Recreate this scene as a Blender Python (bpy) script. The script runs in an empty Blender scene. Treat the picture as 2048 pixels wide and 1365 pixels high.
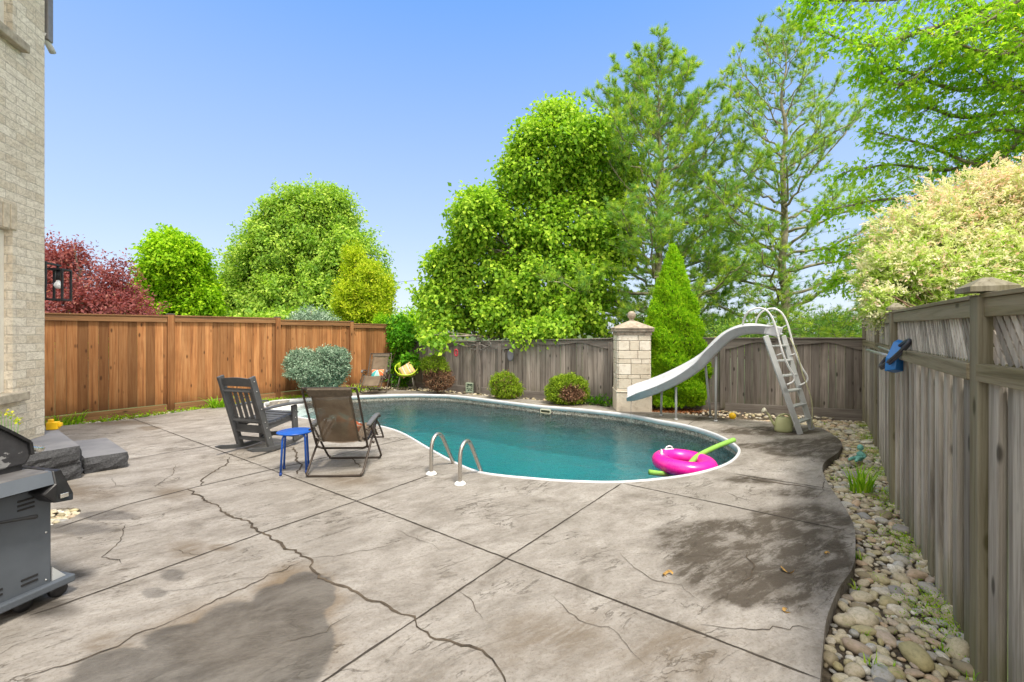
import bpy, bmesh, math, random
import numpy as np
from mathutils import Vector, Matrix, noise as mnoise

S = bpy.context.scene
R = math.radians
PI = math.pi

# ---------------------------------------------------------------- camera, sky, sun, exposure
CAMH, F, CX, HY = 1.6, 880.0, 1024.0, 665.0
cd = bpy.data.cameras.new('camera')
cam = bpy.data.objects.new('camera', cd)
S.collection.objects.link(cam)
cam.location = (0, 0, CAMH)
cam.rotation_euler = (R(90), 0, 0)
cd.sensor_width = 36
cd.lens = F / 2048 * 36
cd.shift_y = -(682.5 - HY) / 2048
cd.clip_start = 0.05
cd.clip_end = 2000
S.camera = cam

SUN_EL, SUN_AZ = 63, 150            # azimuth clockwise from +Y: behind the camera, to the right
SKY_STOPS = [(0.0, (2.05, 2.2, 2.55)), (.22, (1.38, 1.80, 2.6)), (.60, (.50, 1.14, 2.6)), (1.0, (.25, .75, 2.2))]
FILL_COL = (6.3, 6.0, 5.5)  # bright white added outside the view to neutralise the blue shade
w = bpy.data.worlds.new('World')
S.world = w
w.use_nodes = True
nt = w.node_tree
sky = nt.nodes.new('ShaderNodeTexSky')
sky.sky_type = 'NISHITA'
sky.sun_disc = False
sky.sun_elevation = R(SUN_EL)
sky.sun_rotation = R(SUN_AZ)
sky.altitude = 0
sky.air_density = 1.0
sky.dust_density = 0.6
sky.ozone_density = 3.5
bg = nt.nodes['Background']
bg.inputs['Strength'].default_value = 0.15
# clear blue towards the garden, unseen white fill added overhead and behind the camera
def wn(t, **k):
    n_ = nt.nodes.new(t)
    for a, b in k.items(): setattr(n_, a, b)
    return n_
tcw = wn('ShaderNodeTexCoord')
sepw = wn('ShaderNodeSeparateXYZ')
nt.links.new(tcw.outputs['Generated'], sepw.inputs[0])
def mapr(src, a, b, c=0.0, d=1.0):
    m_ = wn('ShaderNodeMapRange', interpolation_type='SMOOTHSTEP')
    for i_, x_ in enumerate((a, b, c, d)): m_.inputs[i_ + 1].default_value = x_
    nt.links.new(src, m_.inputs[0])
    return m_.outputs[0]
def mixw(f, a, b):
    m_ = wn('ShaderNodeMix', data_type='RGBA')
    for i_, x_ in ((0, f), (6, a), (7, b)):
        if isinstance(x_, float): m_.inputs[i_].default_value = x_
        elif isinstance(x_, tuple): m_.inputs[i_].default_value = (*x_, 1)
        else: nt.links.new(x_, m_.inputs[i_])
    return m_.outputs[2]
rw = wn('ShaderNodeValToRGB')
for i_, (p_, c_) in enumerate(SKY_STOPS):
    e_ = rw.color_ramp.elements[i_] if i_ < 2 else rw.color_ramp.elements.new(p_)
    e_.position = p_
    e_.color = (*c_, 1)
nt.links.new(sepw.outputs[2], rw.inputs[0])
clear = mixw(0.12, rw.outputs[0], sky.outputs[0])
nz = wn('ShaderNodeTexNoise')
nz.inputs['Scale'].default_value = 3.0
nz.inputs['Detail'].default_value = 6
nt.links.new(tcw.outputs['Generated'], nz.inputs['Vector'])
sky_fill = mixw(mapr(nz.outputs['Fac'], .35, .65), tuple(x * .8 for x in FILL_COL), FILL_COL)
nt.links.new(mixw(mapr(sepw.outputs[1], .52, .12), clear, sky_fill), bg.inputs[0])
sl = bpy.data.lights.new('sun', 'SUN')
sl.energy = 2.0
sl.angle = R(11)
sl.color = (1.0, 0.92, 0.80)
sun = bpy.data.objects.new('sun', sl)
S.collection.objects.link(sun)
sd = Vector((math.sin(R(SUN_AZ)) * math.cos(R(SUN_EL)), math.cos(R(SUN_AZ)) * math.cos(R(SUN_EL)), math.sin(R(SUN_EL))))
sun.rotation_euler = sd.to_track_quat('Z', 'Y').to_euler()
sun.location = sd * 40
S.view_settings.view_transform = 'Standard'
S.view_settings.look = 'None'
S.view_settings.exposure = 1.35
S.view_settings.gamma = 1
S.view_settings.use_curve_mapping = False
try:
    S.cycles.max_bounces = 8
    S.cycles.transparent_max_bounces = 12
    S.cycles.volume_bounces = 0
    S.cycles.caustics_refractive = False
    S.cycles.caustics_reflective = False
except Exception:
    pass

# ---------------------------------------------------------------- helpers
def G(px, py, z=0.0):
    """ground point (height z) seen at a pixel of the photo"""
    d = (CAMH - z) * F / (py - HY)
    return Vector(((px - CX) / F * d, d, z))

def P(px, py, d):
    """point at depth d seen at a pixel of the photo"""
    return Vector(((px - CX) / F * d, d, CAMH - (py - HY) / F * d))

def link(o):
    S.collection.objects.link(o)
    return o

def tag(o, label=None, cat=None, group=None, kind=None):
    if label: o['label'] = label
    if cat: o['category'] = cat
    if group: o['group'] = group
    if kind: o['kind'] = kind
    return o

def empty(name, loc=(0, 0, 0), rz=0.0):
    o = bpy.data.objects.new(name, None)
    o.empty_display_size = 0.1
    o.location = loc
    o.rotation_euler = (0, 0, rz)
    return link(o)

def copy_tree(o, parent=None, kids=None):
    c = o.copy()
    link(c)
    c.parent = parent
    for ch in [x for x in bpy.data.objects if x.parent == o]:
        copy_tree(ch, c)
    return c

class MB:
    """collects shapes, then links them as ONE mesh object"""
    def __init__(s):
        s.v, s.f, s.a, s.sm = [], [], [], []
        s.val = 0.5
        s.rng = random.Random(7)
    def rnd(s):
        s.val = s.rng.random()
        return s
    def add(s, vs, fs, smooth=False):
        n = len(s.v)
        s.v += [tuple(v) for v in vs]
        s.a += [s.val] * len(vs)
        s.f += [tuple(i + n for i in f) for f in fs]
        s.sm += [smooth] * len(fs)
        return s
    def box(s, c, d, rot=None, bev=0.0):
        """box centred at c, full sizes d; optional chamfer"""
        hx, hy, hz = d[0] / 2, d[1] / 2, d[2] / 2
        M = rot.to_3x3() if rot is not None else Matrix.Identity(3)
        c = Vector(c)
        if bev <= 0:
            vs = [Vector((x, y, z)) for x in (-hx, hx) for y in (-hy, hy) for z in (-hz, hz)]
            fs = [(0, 1, 3, 2), (4, 6, 7, 5), (0, 4, 5, 1), (2, 3, 7, 6), (0, 2, 6, 4), (1, 5, 7, 3)]
        else:
            b = min(bev, hx * .9, hy * .9, hz * .9)
            bm = bmesh.new()
            bmesh.ops.create_cube(bm, size=1)
            bmesh.ops.scale(bm, vec=(d[0], d[1], d[2]), verts=bm.verts)
            bmesh.ops.bevel(bm, geom=bm.edges[:], offset=b, segments=2, affect='EDGES', profile=0.5)
            bm.verts.index_update()
            vs = [v.co.copy() for v in bm.verts]
            fs = [tuple(v.index for v in f.verts) for f in bm.faces]
            bm.free()
        return s.add([M @ v + c for v in vs], fs)
    def bar(s, a, b, w_, h_, up=(0, 0, 1), bev=0.0):
        """rectangular bar from a to b; w_ sideways, h_ along up"""
        a, b = Vector(a), Vector(b)
        z = (b - a)
        L = z.length
        z.normalize()
        u = Vector(up)
        x = z.cross(u)
        if x.length < 1e-4: x = z.cross(Vector((0, 1, 0)))
        x.normalize()
        y = x.cross(z).normalized()
        M = Matrix((x, z, y)).transposed()
        return s.box((a + b) / 2, (w_, L, h_), M.to_4x4(), bev)
    def tube(s, pts, r, n=8, cap=True, closed=False):
        pts = [Vector(p) for p in pts]
        m = len(pts)
        rs = r if isinstance(r, (list, tuple)) else [r] * m
        vs, fs = [], []
        prev = None
        for i, p in enumerate(pts):
            if closed:
                t = pts[(i + 1) % m] - pts[i - 1]
            else:
                t = pts[min(i + 1, m - 1)] - pts[max(i - 1, 0)]
            if t.length < 1e-9: t = Vector((0, 0, 1))
            t.normalize()
            if prev is None:
                x = t.cross(Vector((0, 0, 1)))
                if x.length < 0.05: x = t.cross(Vector((0, 1, 0)))
            else:
                x = prev - t * prev.dot(t)
            x.normalize()
            prev = x
            y = t.cross(x)
            for k in range(n):
                a = 2 * PI * k / n
                vs.append(p + (x * math.cos(a) + y * math.sin(a)) * rs[i])
        for i in range(m if closed else m - 1):
            j = (i + 1) % m
            for k in range(n):
                l = (k + 1) % n
                fs.append((i * n + k, i * n + l, j * n + l, j * n + k))
        if cap and not closed:
            fs.append(tuple(range(n))[::-1])
            fs.append(tuple((m - 1) * n + k for k in range(n)))
        return s.add(vs, fs, True)
    def lathe(s, prof, c=(0, 0, 0), n=24, M=None):
        c = Vector(c)
        vs, fs = [], []
        for (r, z) in prof:
            for k in range(n):
                a = 2 * PI * k / n
                v = Vector((r * math.cos(a), r * math.sin(a), z))
                vs.append((M @ v if M is not None else v) + c)
        for i in range(len(prof) - 1):
            for k in range(n):
                l = (k + 1) % n
                fs.append((i * n + k, i * n + l, (i + 1) * n + l, (i + 1) * n + k))
        fs.append(tuple(range(n))[::-1])
        fs.append(tuple((len(prof) - 1) * n + k for k in range(n)))
        return s.add(vs, fs, True)
    def sphere(s, c, r, sc=(1, 1, 1), n=16, m=10):
        c = Vector(c)
        vs, fs = [], []
        for i in range(m + 1):
            th = PI * i / m
            for k in range(n):
                a = 2 * PI * k / n
                rr = max(math.sin(th), 1e-3)
                vs.append(c + Vector((r * sc[0] * rr * math.cos(a), r * sc[1] * rr * math.sin(a), r * sc[2] * math.cos(th))))
        for i in range(m):
            for k in range(n):
                l = (k + 1) % n
                fs.append((i * n + k, (i + 1) * n + k, (i + 1) * n + l, i * n + l))
        return s.add(vs, fs, True)
    def prism(s, poly, z0, z1):
        n = len(poly)
        vs = [(x, y, z0) for x, y in poly] + [(x, y, z1) for x, y in poly]
        fs = [tuple(range(n))[::-1], tuple(range(n, 2 * n))]
        fs += [(i, (i + 1) % n, n + (i + 1) % n, n + i) for i in range(n)]
        return s.add(vs, fs)
    def build(s, name, mat, parent=None, loc=None, bev=0.0, sub=0):
        me = bpy.data.meshes.new(name)
        me.from_pydata(s.v, [], s.f)
        me.polygons.foreach_set('use_smooth', s.sm)
        at = me.attributes.new('rnd', 'FLOAT', 'POINT')
        at.data.foreach_set('value', s.a)
        me.materials.append(mat)
        me.update()
        o = link(bpy.data.objects.new(name, me))
        if parent is not None: o.parent = parent
        if loc is not None: o.location = loc
        if bev > 0:
            b = o.modifiers.new('bevel', 'BEVEL')
            b.width = bev
            b.segments = 2
            b.limit_method = 'ANGLE'
            b.angle_limit = R(40)
        if sub:
            m = o.modifiers.new('sub', 'SUBSURF')
            m.levels = sub
            m.render_levels = sub
        return o

def fast_mesh(name, co, quads, rnd, mat, parent=None, smooth=False):
    """numpy arrays -> mesh of equal-sized polygons"""
    me = bpy.data.meshes.new(name)
    nv, (nf, k) = len(co), quads.shape
    me.vertices.add(nv)
    me.vertices.foreach_set('co', np.asarray(co, np.float32).ravel())
    me.loops.add(nf * k)
    me.loops.foreach_set('vertex_index', quads.astype(np.int32).ravel())
    me.polygons.add(nf)
    me.polygons.foreach_set('loop_start', (np.arange(nf) * k).astype(np.int32))
    if smooth: me.polygons.foreach_set('use_smooth', np.ones(nf, bool))
    me.update(calc_edges=True)
    at = me.attributes.new('rnd', 'FLOAT', 'POINT')
    at.data.foreach_set('value', np.asarray(rnd, np.float32))
    me.materials.append(mat)
    o = link(bpy.data.objects.new(name, me))
    if parent is not None: o.parent = parent
    return o

def catmull(pts, k=8, closed=False):
    pts = [Vector(p) for p in pts]
    out = []
    n = len(pts)
    rng = range(n) if closed else range(n - 1)
    for i in rng:
        if closed:
            p0, p1, p2, p3 = pts[i - 1], pts[i], pts[(i + 1) % n], pts[(i + 2) % n]
        else:
            p0, p1, p2, p3 = pts[max(i - 1, 0)], pts[i], pts[i + 1], pts[min(i + 2, n - 1)]
        for j in range(k):
            t = j / k
            out.append(0.5 * ((2 * p1) + (p2 - p0) * t + (2 * p0 - 5 * p1 + 4 * p2 - p3) * t * t + (3 * p1 - p0 - 3 * p2 + p3) * t ** 3))
    if not closed: out.append(pts[-1])
    return out

# ---------------------------------------------------------------- materials
class NT:
    def __init__(s, name):
        s.m = bpy.data.materials.new(name)
        s.m.use_nodes = True
        s.t = s.m.node_tree
        s.n = s.t.nodes
        s.b = s.n['Principled BSDF']
        s.out = s.n['Material Output']
    def new(s, typ, **kw):
        n = s.n.new(typ)
        for k, v in kw.items():
            if k.startswith('i_'):
                key = k[2:]
                n.inputs[int(key) if key.isdigit() else key].default_value = v
            else:
                setattr(n, k, v)
        return n
    def l(s, a, b):
        s.t.links.new(a, b)
    def math(s, op, a, b=None, c=None, clamp=False):
        n = s.n.new('ShaderNodeMath')
        n.operation = op
        n.use_clamp = clamp
        for i, x in enumerate((a, b, c)):
            if x is None: continue
            if isinstance(x, (int, float)): n.inputs[i].default_value = x
            else: s.l(x, n.inputs[i])
        return n.outputs[0]
    def vmath(s, op, a, b=None):
        n = s.n.new('ShaderNodeVectorMath')
        n.operation = op
        for i, x in enumerate((a, b)):
            if x is None: continue
            if isinstance(x, (tuple, list)): n.inputs[i].default_value = x
            else: s.l(x, n.inputs[i])
        return n.outputs['Value'] if op in ('LENGTH', 'DOT_PRODUCT', 'DISTANCE') else n.outputs[0]
    def mix(s, fac, a, b, typ='MIX'):
        n = s.n.new('ShaderNodeMix')
        n.data_type = 'RGBA'
        n.blend_type = typ
        for i, x in ((0, fac), (6, a), (7, b)):
            if isinstance(x, (int, float)): n.inputs[i].default_value = x
            elif isinstance(x, (tuple, list)): n.inputs[i].default_value = (*x[:3], 1)
            else: s.l(x, n.inputs[i])
        return n.outputs[2]
    def noise(s, vec, scale, detail=4, rough=0.55, dist=0.0, w=None):
        n = s.n.new('ShaderNodeTexNoise')
        n.inputs['Scale'].default_value = scale
        n.inputs['Detail'].default_value = detail
        n.inputs['Roughness'].default_value = rough
        n.inputs['Distortion'].default_value = dist
        if vec is not None: s.l(vec, n.inputs['Vector'])
        return n.outputs['Fac']
    def ramp(s, fac, stops):
        n = s.n.new('ShaderNodeValToRGB')
        e = n.color_ramp.elements
        while len(e) < len(stops): e.new(0.5)
        for i, (p, c) in enumerate(stops):
            e[i].position = p
            e[i].color = (*c, 1) if not isinstance(c, (int, float)) else (c, c, c, 1)
        s.l(fac, n.inputs[0])
        return n.outputs[0]
    def maprange(s, x, a, b, c=0.0, d=1.0, typ='SMOOTHSTEP'):
        n = s.n.new('ShaderNodeMapRange')
        n.interpolation_type = typ
        n.inputs[1].default_value, n.inputs[2].default_value = a, b
        n.inputs[3].default_value, n.inputs[4].default_value = c, d
        s.l(x, n.inputs[0])
        return n.outputs[0]
    def coord(s, scale=(1, 1, 1), kind='Object'):
        tc = s.n.new('ShaderNodeTexCoord')
        if scale == (1, 1, 1): return tc.outputs[kind]
        return s.vmath('MULTIPLY', tc.outputs[kind], scale)
    def attr(s, name='rnd'):
        n = s.n.new('ShaderNodeAttribute')
        n.attribute_name = name
        return n.outputs['Fac']
    def bump(s, h, strength=0.3, dist=0.01, base=None):
        n = s.n.new('ShaderNodeBump')
        n.inputs['Strength'].default_value = strength
        n.inputs['Distance'].default_value = dist
        s.l(h, n.inputs['Height'])
        if base is not None: s.l(base, n.inputs['Normal'])
        s.l(n.outputs[0], s.b.inputs['Normal'])
        return n.outputs[0]
    def set(s, col=None, rough=None, metal=None, spec=None):
        for k, v in (('Base Color', col), ('Roughness', rough), ('Metallic', metal), ('Specular IOR Level', spec)):
            if v is None: continue
            if isinstance(v, (int, float)): s.b.inputs[k].default_value = v
            elif isinstance(v, (tuple, list)): s.b.inputs[k].default_value = (*v[:3], 1)
            else: s.l(v, s.b.inputs[k])
        return s

def simple(name, col, rough=0.5, metal=0.0, var=0.12, sc=8.0, bump=0.0, bsc=80.0, spec=0.5):
    """plain material with worn colour variation and small bump"""
    n = NT(name)
    c = n.coord()
    f = n.noise(c, sc, 5, 0.6)
    d = tuple(x * (1 - var * 1.6) for x in col)
    e = tuple(min(1, x * (1 + var)) for x in col)
    n.set(n.ramp(f, [(0.3, d), (0.7, e)]), None, metal, spec)
    n.l(n.maprange(n.noise(c, sc * 2.3, 4), 0.3, 0.7, max(0.05, rough - 0.1), min(1, rough + 0.12), 'LINEAR'), n.b.inputs['Roughness'])
    if bump > 0: n.bump(n.noise(c, bsc, 4), bump, 0.004)
    return n.m

def wood(name, pale, mid, dark, axis=2, knots=True, moss=None, rough=0.75, green=0.0, dirt_z=None):
    """board wood: grain along one local axis, every board different through 'rnd'"""
    n = NT(name)
    sc = [14, 14, 14]
    sc[axis] = 0.55
    tc = n.new('ShaderNodeTexCoord')
    a = n.attr()
    off = n.new('ShaderNodeCombineXYZ')
    n.l(n.math('MULTIPLY', a, 37.0), off.inputs[0])
    n.l(n.math('MULTIPLY', a, 91.0), off.inputs[1])
    n.l(n.math('MULTIPLY', a, 23.0), off.inputs[2])
    v = n.vmath('ADD', tc.outputs['Object'], off.outputs[0])
    g = n.vmath('MULTIPLY', v, tuple(sc))
    grain = n.noise(g, 1.6, 6, 0.65, 0.5)
    fine = n.noise(n.vmath('MULTIPLY', v, tuple(x * 6 if i != axis else 2.5 for i, x in enumerate(sc))), 1.0, 4, 0.6)
    big = n.noise(v, 1.3, 3, 0.6)
    c = n.ramp(grain, [(0.28, dark), (0.45, mid), (0.68, pale)])
    tone = n.maprange(a, 0, 1, 0.56, 1.38, 'LINEAR')
    c = n.mix(1.0, c, n.ramp(n.math('MULTIPLY', tone, 0.5), [(0, 0.0), (1, 1.0)]), 'MULTIPLY')
    c = n.mix(1.0, c, (2, 2, 2), 'MULTIPLY')
    c = n.mix(n.maprange(big, 0.5, 0.75, 0, 0.45), c, tuple(x * .55 for x in mid))
    c = n.mix(n.maprange(fine, 0.5, 0.72, 0, 0.5), c, dark)
    if knots:
        vo = n.new('ShaderNodeTexVoronoi')
        vo.inputs['Scale'].default_value = 1.0
        vo.inputs['Randomness'].default_value = 1.0
        ks = [7, 7, 7]
        ks[axis] = 2.6
        n.l(n.vmath('MULTIPLY', v, tuple(ks)), vo.inputs['Vector'])
        k = n.maprange(vo.outputs['Distance'], 0.06, 0.16, 0.85, 0.0)
        c = n.mix(k, c, tuple(x * .35 for x in dark))
    sep = n.new('ShaderNodeSeparateXYZ')
    n.l(tc.outputs['Object'], sep.inputs[0])
    if moss:                                            # algae at the foot and in streaks
        h = n.maprange(n.math('ADD', sep.outputs[2], n.math('MULTIPLY', n.noise(v, 3, 3), 0.5)), 0.2, 0.62, 0.7, green)
        m2 = n.maprange(n.noise(g, 0.7, 3), 0.42, 0.7, 0.25, 1.0)
        c = n.mix(n.math('MULTIPLY', h, m2), c, moss)
    if dirt_z is not None:
        h = n.maprange(n.math('ADD', sep.outputs[2], n.math('MULTIPLY', n.noise(v, 2.5, 4), -0.5)), dirt_z - .45, dirt_z, 0.65, 0.0)
        c = n.mix(h, c, tuple(x * .4 for x in dark))
    n.set(c, rough, 0, 0.25)
    n.bump(n.math('ADD', n.math('MULTIPLY', grain, 0.6), fine), 0.55, 0.004)
    return n.m

def leafmat(name, stops, trans=0.4, rough=0.55, tint=None):
    """foliage: colour by leaf, plus light passing through"""
    n = NT(name)
    a = n.attr()
    c = n.ramp(a, stops)
    n.set(c, rough + .1, 0, 0.16)
    t = n.new('ShaderNodeBsdfTranslucent')
    tc = n.mix(1.0, c, tint or (1.0, 1.15, 0.5), 'MULTIPLY')
    n.l(tc, t.inputs[0])
    mx = n.new('ShaderNodeMixShader')
    mx.inputs[0].default_value = trans
    n.l(n.b.outputs[0], mx.inputs[1])
    n.l(t.outputs[0], mx.inputs[2])
    n.l(mx.outputs[0], n.out.inputs[0])
    return n.m
# ---------------------------------------------------------------- foliage builders
def unit(v):
    return v / np.maximum(np.linalg.norm(v, axis=1, keepdims=True), 1e-9)

def leaves(pos, d, nr, L, W, fold=0.18):
    """one rhombus per leaf: base at pos, tip along d, face normal near nr"""
    d = unit(d)
    side = unit(np.cross(d, nr))
    up = np.cross(side, d)
    L = np.asarray(L).reshape(-1, 1) * np.ones((len(pos), 1))
    W = np.asarray(W).reshape(-1, 1) * np.ones((len(pos), 1))
    v = np.stack([pos, pos + d * L * .45 + side * W * .5 + up * W * fold, pos + d * L - up * L * .12, pos + d * L * .45 - side * W * .5 + up * W * fold], 1)
    return v.reshape(-1, 3), np.arange(len(pos) * 4).reshape(-1, 4)

def lobes_px(lst, D, zs=0.8, dz=0.0, rng=None):
    """ellipsoid lobes written as photo pixels (cx, cy, rx, ry[, depth offset]) at distance D"""
    out = []
    for t in lst:
        cx, cy, rx, ry = t[:4]
        d = D + (t[4] if len(t) > 4 else (rng.uniform(-.6, .6) if rng is not None else 0))
        c = P(cx, cy, d)
        a, b = rx / F * d, ry / F * d
        out.append((np.array(c), np.array([a, max(a, b) * zs, b])))
    return out

def crown(lobes, nspray, rng, inner=0.45, gaps=0.32, gs=1.3, tail=0.0):
    vol = np.array([np.prod(l[1]) ** (2 / 3) for l in lobes])
    k = rng.choice(len(lobes), nspray * 2, p=vol / vol.sum())
    u = unit(rng.normal(size=(nspray * 2, 3)))
    r = (inner ** 3 + (1.05 - inner ** 3) * rng.random((nspray * 2, 1))) ** (1 / 3)
    r = r * (1 + tail * np.minimum(np.abs(rng.normal(size=r.shape)), 1.3) * (rng.random(r.shape) < .3))
    C = np.array([l[0] for l in lobes])[k]
    Rr = np.array([l[1] for l in lobes])[k]
    bumpy = 1 + 0.10 * np.sin(u[:, :1] * 9 + k[:, None]) * np.sin(u[:, 2:] * 8 + 2 * k[:, None])
    pos = C + u * r * Rr * bumpy
    out = unit(u / Rr)
    g = np.sin(pos[:, 0] * gs * 2.1 + 1.3 * np.sin(pos[:, 2] * gs * 1.7)) * np.sin(pos[:, 2] * gs * 2.9 + np.sin(pos[:, 1] * gs * 2.0)) 
    keep = (g > -1 + gaps * 1.6) | (rng.random(len(g)) < 0.2)
    pos, out, k = pos[keep][:nspray], out[keep][:nspray], k[keep][:nspray]
    return pos, out, k

def spray_leaves(pos, out, rng, m, length, L, W, droop=-0.25, spread=0.10, flat=0.7, vary=0.35):
    """m leaves strung along a short twig at every spray"""
    n = len(pos)
    ax = unit(out + rng.normal(size=(n, 3)) * 0.45 + np.array([0, 0, droop]))
    t = rng.random((n, m, 1))
    p = pos[:, None] + ax[:, None] * (t - 0.3) * length + rng.normal(size=(n, m, 3)) * spread
    p[..., 2] += droop * length * (t[..., 0] ** 2) * 0.5
    d = ax[:, None] * 0.6 + rng.normal(size=(n, m, 3)) * 0.6 + np.array([0, 0, droop * 1.2])
    nr = np.array([0, 0, 1.0]) * flat + out[:, None] * 0.45 + rng.normal(size=(n, m, 3)) * 0.45
    sz = (1 + vary * (rng.random((n * m)) - 0.5) * 2)
    v, q = leaves(p.reshape(-1, 3), d.reshape(-1, 3), nr.reshape(-1, 3), L * sz, W * sz)
    # colour value: one tone per spray, jitter per leaf
    a = np.clip(np.repeat(rng.random(n) * 0.6 + 0.1, m) + rng.normal(size=n * m) * 0.14, 0.01, 0.99)
    return v, q, np.repeat(a, 4)

def limb(mb, a, b, r0, r1, rng, bend=0.12, k=8, sag=0.0, n=7):
    a, b = Vector(a), Vector(b)
    L = (b - a).length
    pts, rs = [], []
    off = Vector((rng.normal(), rng.normal(), rng.normal())) * bend * L
    for i in range(k + 1):
        t = i / k
        w_ = math.sin(t * PI)
        pts.append(a.lerp(b, t) + off * w_ * 0.5 + Vector((0, 0, sag * L * w_)) + Vector((rng.normal(), rng.normal(), rng.normal())) * 0.012 * L * (0 < i < k))
        rs.append(r0 + (r1 - r0) * t)
    mb.tube(pts, rs, n)
    return pts

def broadleaf(name, label, cat, base, top, lobes, mats, rng, nspray, m, length, L, W, trunk_r=0.15, group=None, nlimb=None, **kw):
    base = Vector(base)
    root = empty(name, base)
    tag(root, label, cat, group)
    inv = np.array(base)
    mb = MB()
    top = Vector(top)
    stem = limb(mb, (0, 0, 0), top - base, trunk_r, trunk_r * .18, rng, 0.04, 12, n=9)
    for c, rr in lobes:
        c2 = Vector(c) - base
        zz = max(0.25, min(0.85, (c2.z - rr[2] * 1.2) / max(0.1, (top - base).z)))
        s = stem[int(zz * 11)]
        lp = limb(mb, s, c2, trunk_r * .42, trunk_r * .10, rng, 0.15, 7)
        for _ in range(4):
            u = Vector(rng.normal(size=3)).normalized()
            e = c2 + Vector((u.x * rr[0], u.y * rr[1], u.z * rr[2])) * .8
            limb(mb, lp[rng.integers(3, 8)], e, trunk_r * .14, trunk_r * .03, rng, 0.15, 5, n=5)
    mb.build('trunk', mats[1], root)
    ckw = {k: kw.pop(k) for k in ('inner', 'gaps', 'gs', 'tail') if k in kw}
    ckw.setdefault('tail', .16)
    pos, out, _ = crown(lobes, nspray, rng, **ckw)
    v, q, a = spray_leaves(pos - inv, out, rng, m, length, L, W, **kw)
    fast_mesh('crown', v, q, a, mats[0], root)
    return root

def tufts(pos, d, rng, K, L, W, cone=0.75):
    """K thin needles fanned about every tuft direction (triangles)"""
    n = len(pos)
    dd = unit(unit(d)[:, None] + rng.normal(size=(n, K, 3)) * cone * 0.62).reshape(-1, 3) if False else unit((unit(d)[:, None] + rng.normal(size=(n, K, 3)) * cone * 0.62).reshape(-1, 3))
    p = np.repeat(pos, K, 0)
    s = unit(np.cross(dd, rng.normal(size=(n * K, 3)))) * W
    l = L * (0.75 + 0.5 * rng.random((n * K, 1)))
    v = np.stack([p - s * .5, p + s * .5, p + dd * l], 1).reshape(-1, 3)
    a = np.repeat(np.clip(np.repeat(rng.random(n), K) * .7 + rng.random(n * K) * .3, 0, .99), 3)
    return v, np.arange(n * K * 3).reshape(-1, 3), a

def merge(parts):
    vs, qs, aa, o = [], [], [], 0
    for v, q, a in parts:
        vs.append(v); qs.append(q + o); aa.append(a); o += len(v)
    return np.concatenate(vs), np.concatenate(qs), np.concatenate(aa)

def grass_tuft(rng, n, h, spread, W, lean=0.5):
    """arching blades as strips of three quads"""
    V, Q, A = [], [], []
    for i in range(n):
        a = rng.random() * 2 * PI
        r = spread * math.sqrt(rng.random())
        b = np.array([r * math.cos(a), r * math.sin(a), 0])
        az = a + rng.normal() * .7
        hh = h * (0.5 + 0.6 * rng.random())
        ln = lean * hh * (0.3 + rng.random())
        dr = np.array([math.cos(az), math.sin(az), 0])
        sd_ = np.array([-math.sin(az), math.cos(az), 0]) * W * (0.6 + .8 * rng.random())
        o = len(V)
        for j in range(5):
            t = j / 4
            c = b + dr * ln * t ** 1.8 + np.array([0, 0, hh * (t - 0.28 * t ** 3 * lean * 1.6)])
            ww = (1 - t ** 1.6) * .5 + .04
            V += [c - sd_ * ww, c + sd_ * ww]
        Q += [(o + 2 * j, o + 2 * j + 1, o + 2 * j + 3, o + 2 * j + 2) for j in range(4)]
        A += [rng.random()] * 10
    return np.array(V), np.array(Q), np.array(A)

bark = simple('bark', (0.24, 0.20, 0.16), 0.9, 0, 0.4, 9, 0.8, 30)
bark_dark = simple('dark_bark', (0.10, 0.075, 0.055), 0.9, 0, 0.4, 9, 0.8, 30)
pine_bark = simple('pine_bark', (0.30, 0.27, 0.19), 0.9, 0, 0.45, 7, 0.8, 25)
# ---------------------------------------------------------------- outlines on the ground
def Gs(lst): return [G(x, y) for x, y in lst]

pool_px = [(527, 809), (545, 803), (590, 799), (640, 796), (716, 793), (800, 790), (860, 790), (911, 792), (995, 802),
           (1078, 812), (1162, 819), (1259, 830), (1317, 841), (1376, 852), (1434, 870), (1474, 893), (1477, 911),
           (1449, 932), (1376, 952), (1259, 965), (1162, 965), (1078, 960), (967, 948), (911, 928), (856, 898),
           (800, 866), (751, 852), (690, 845), (619, 839), (575, 832), (540, 822)]
pool = catmull(Gs(pool_px), 6, True)
NP = len(pool)
deck_back_px = [(555, 803), (650, 791), (740, 784), (800, 781), (884, 785), (981, 793), (1078, 801), (1162, 808), (1240, 818),
                (1288, 823), (1376, 829), (1428, 835), (1522, 842), (1625, 852), (1669, 872), (1684, 888), (1676, 905),
                (1651, 923), (1645, 940), (1658, 970), (1686, 1010), (1707, 1049), (1711, 1097), (1705, 1136),
                (1678, 1176), (1654, 1235), (1646, 1294), (1640, 1365)]
deck_edge = [Vector((-13.0, 3.3, 0)), Vector((-10.2, 5.6, 0))] + Gs([(166, 848), (250, 840), (341, 827), (450, 812)]) + Gs(deck_back_px)
deck_edge = catmull(deck_edge, 5) + [Vector((1.38, 1.2, 0)), Vector((1.36, -4, 0)), Vector((-13, -4, 0))]

def offset_loop(loop, d):
    """closed loop moved outward (counter-clockwise or not) by d in its own normal"""
    n = len(loop)
    area = sum(loop[i].x * loop[(i + 1) % n].y - loop[(i + 1) % n].x * loop[i].y for i in range(n))
    s = 1 if area > 0 else -1
    out = []
    for i in range(n):
        t = (loop[(i + 1) % n] - loop[i - 1]).normalized()
        out.append(loop[i] + Vector((t.y, -t.x, 0)) * d * s)
    return out

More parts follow.
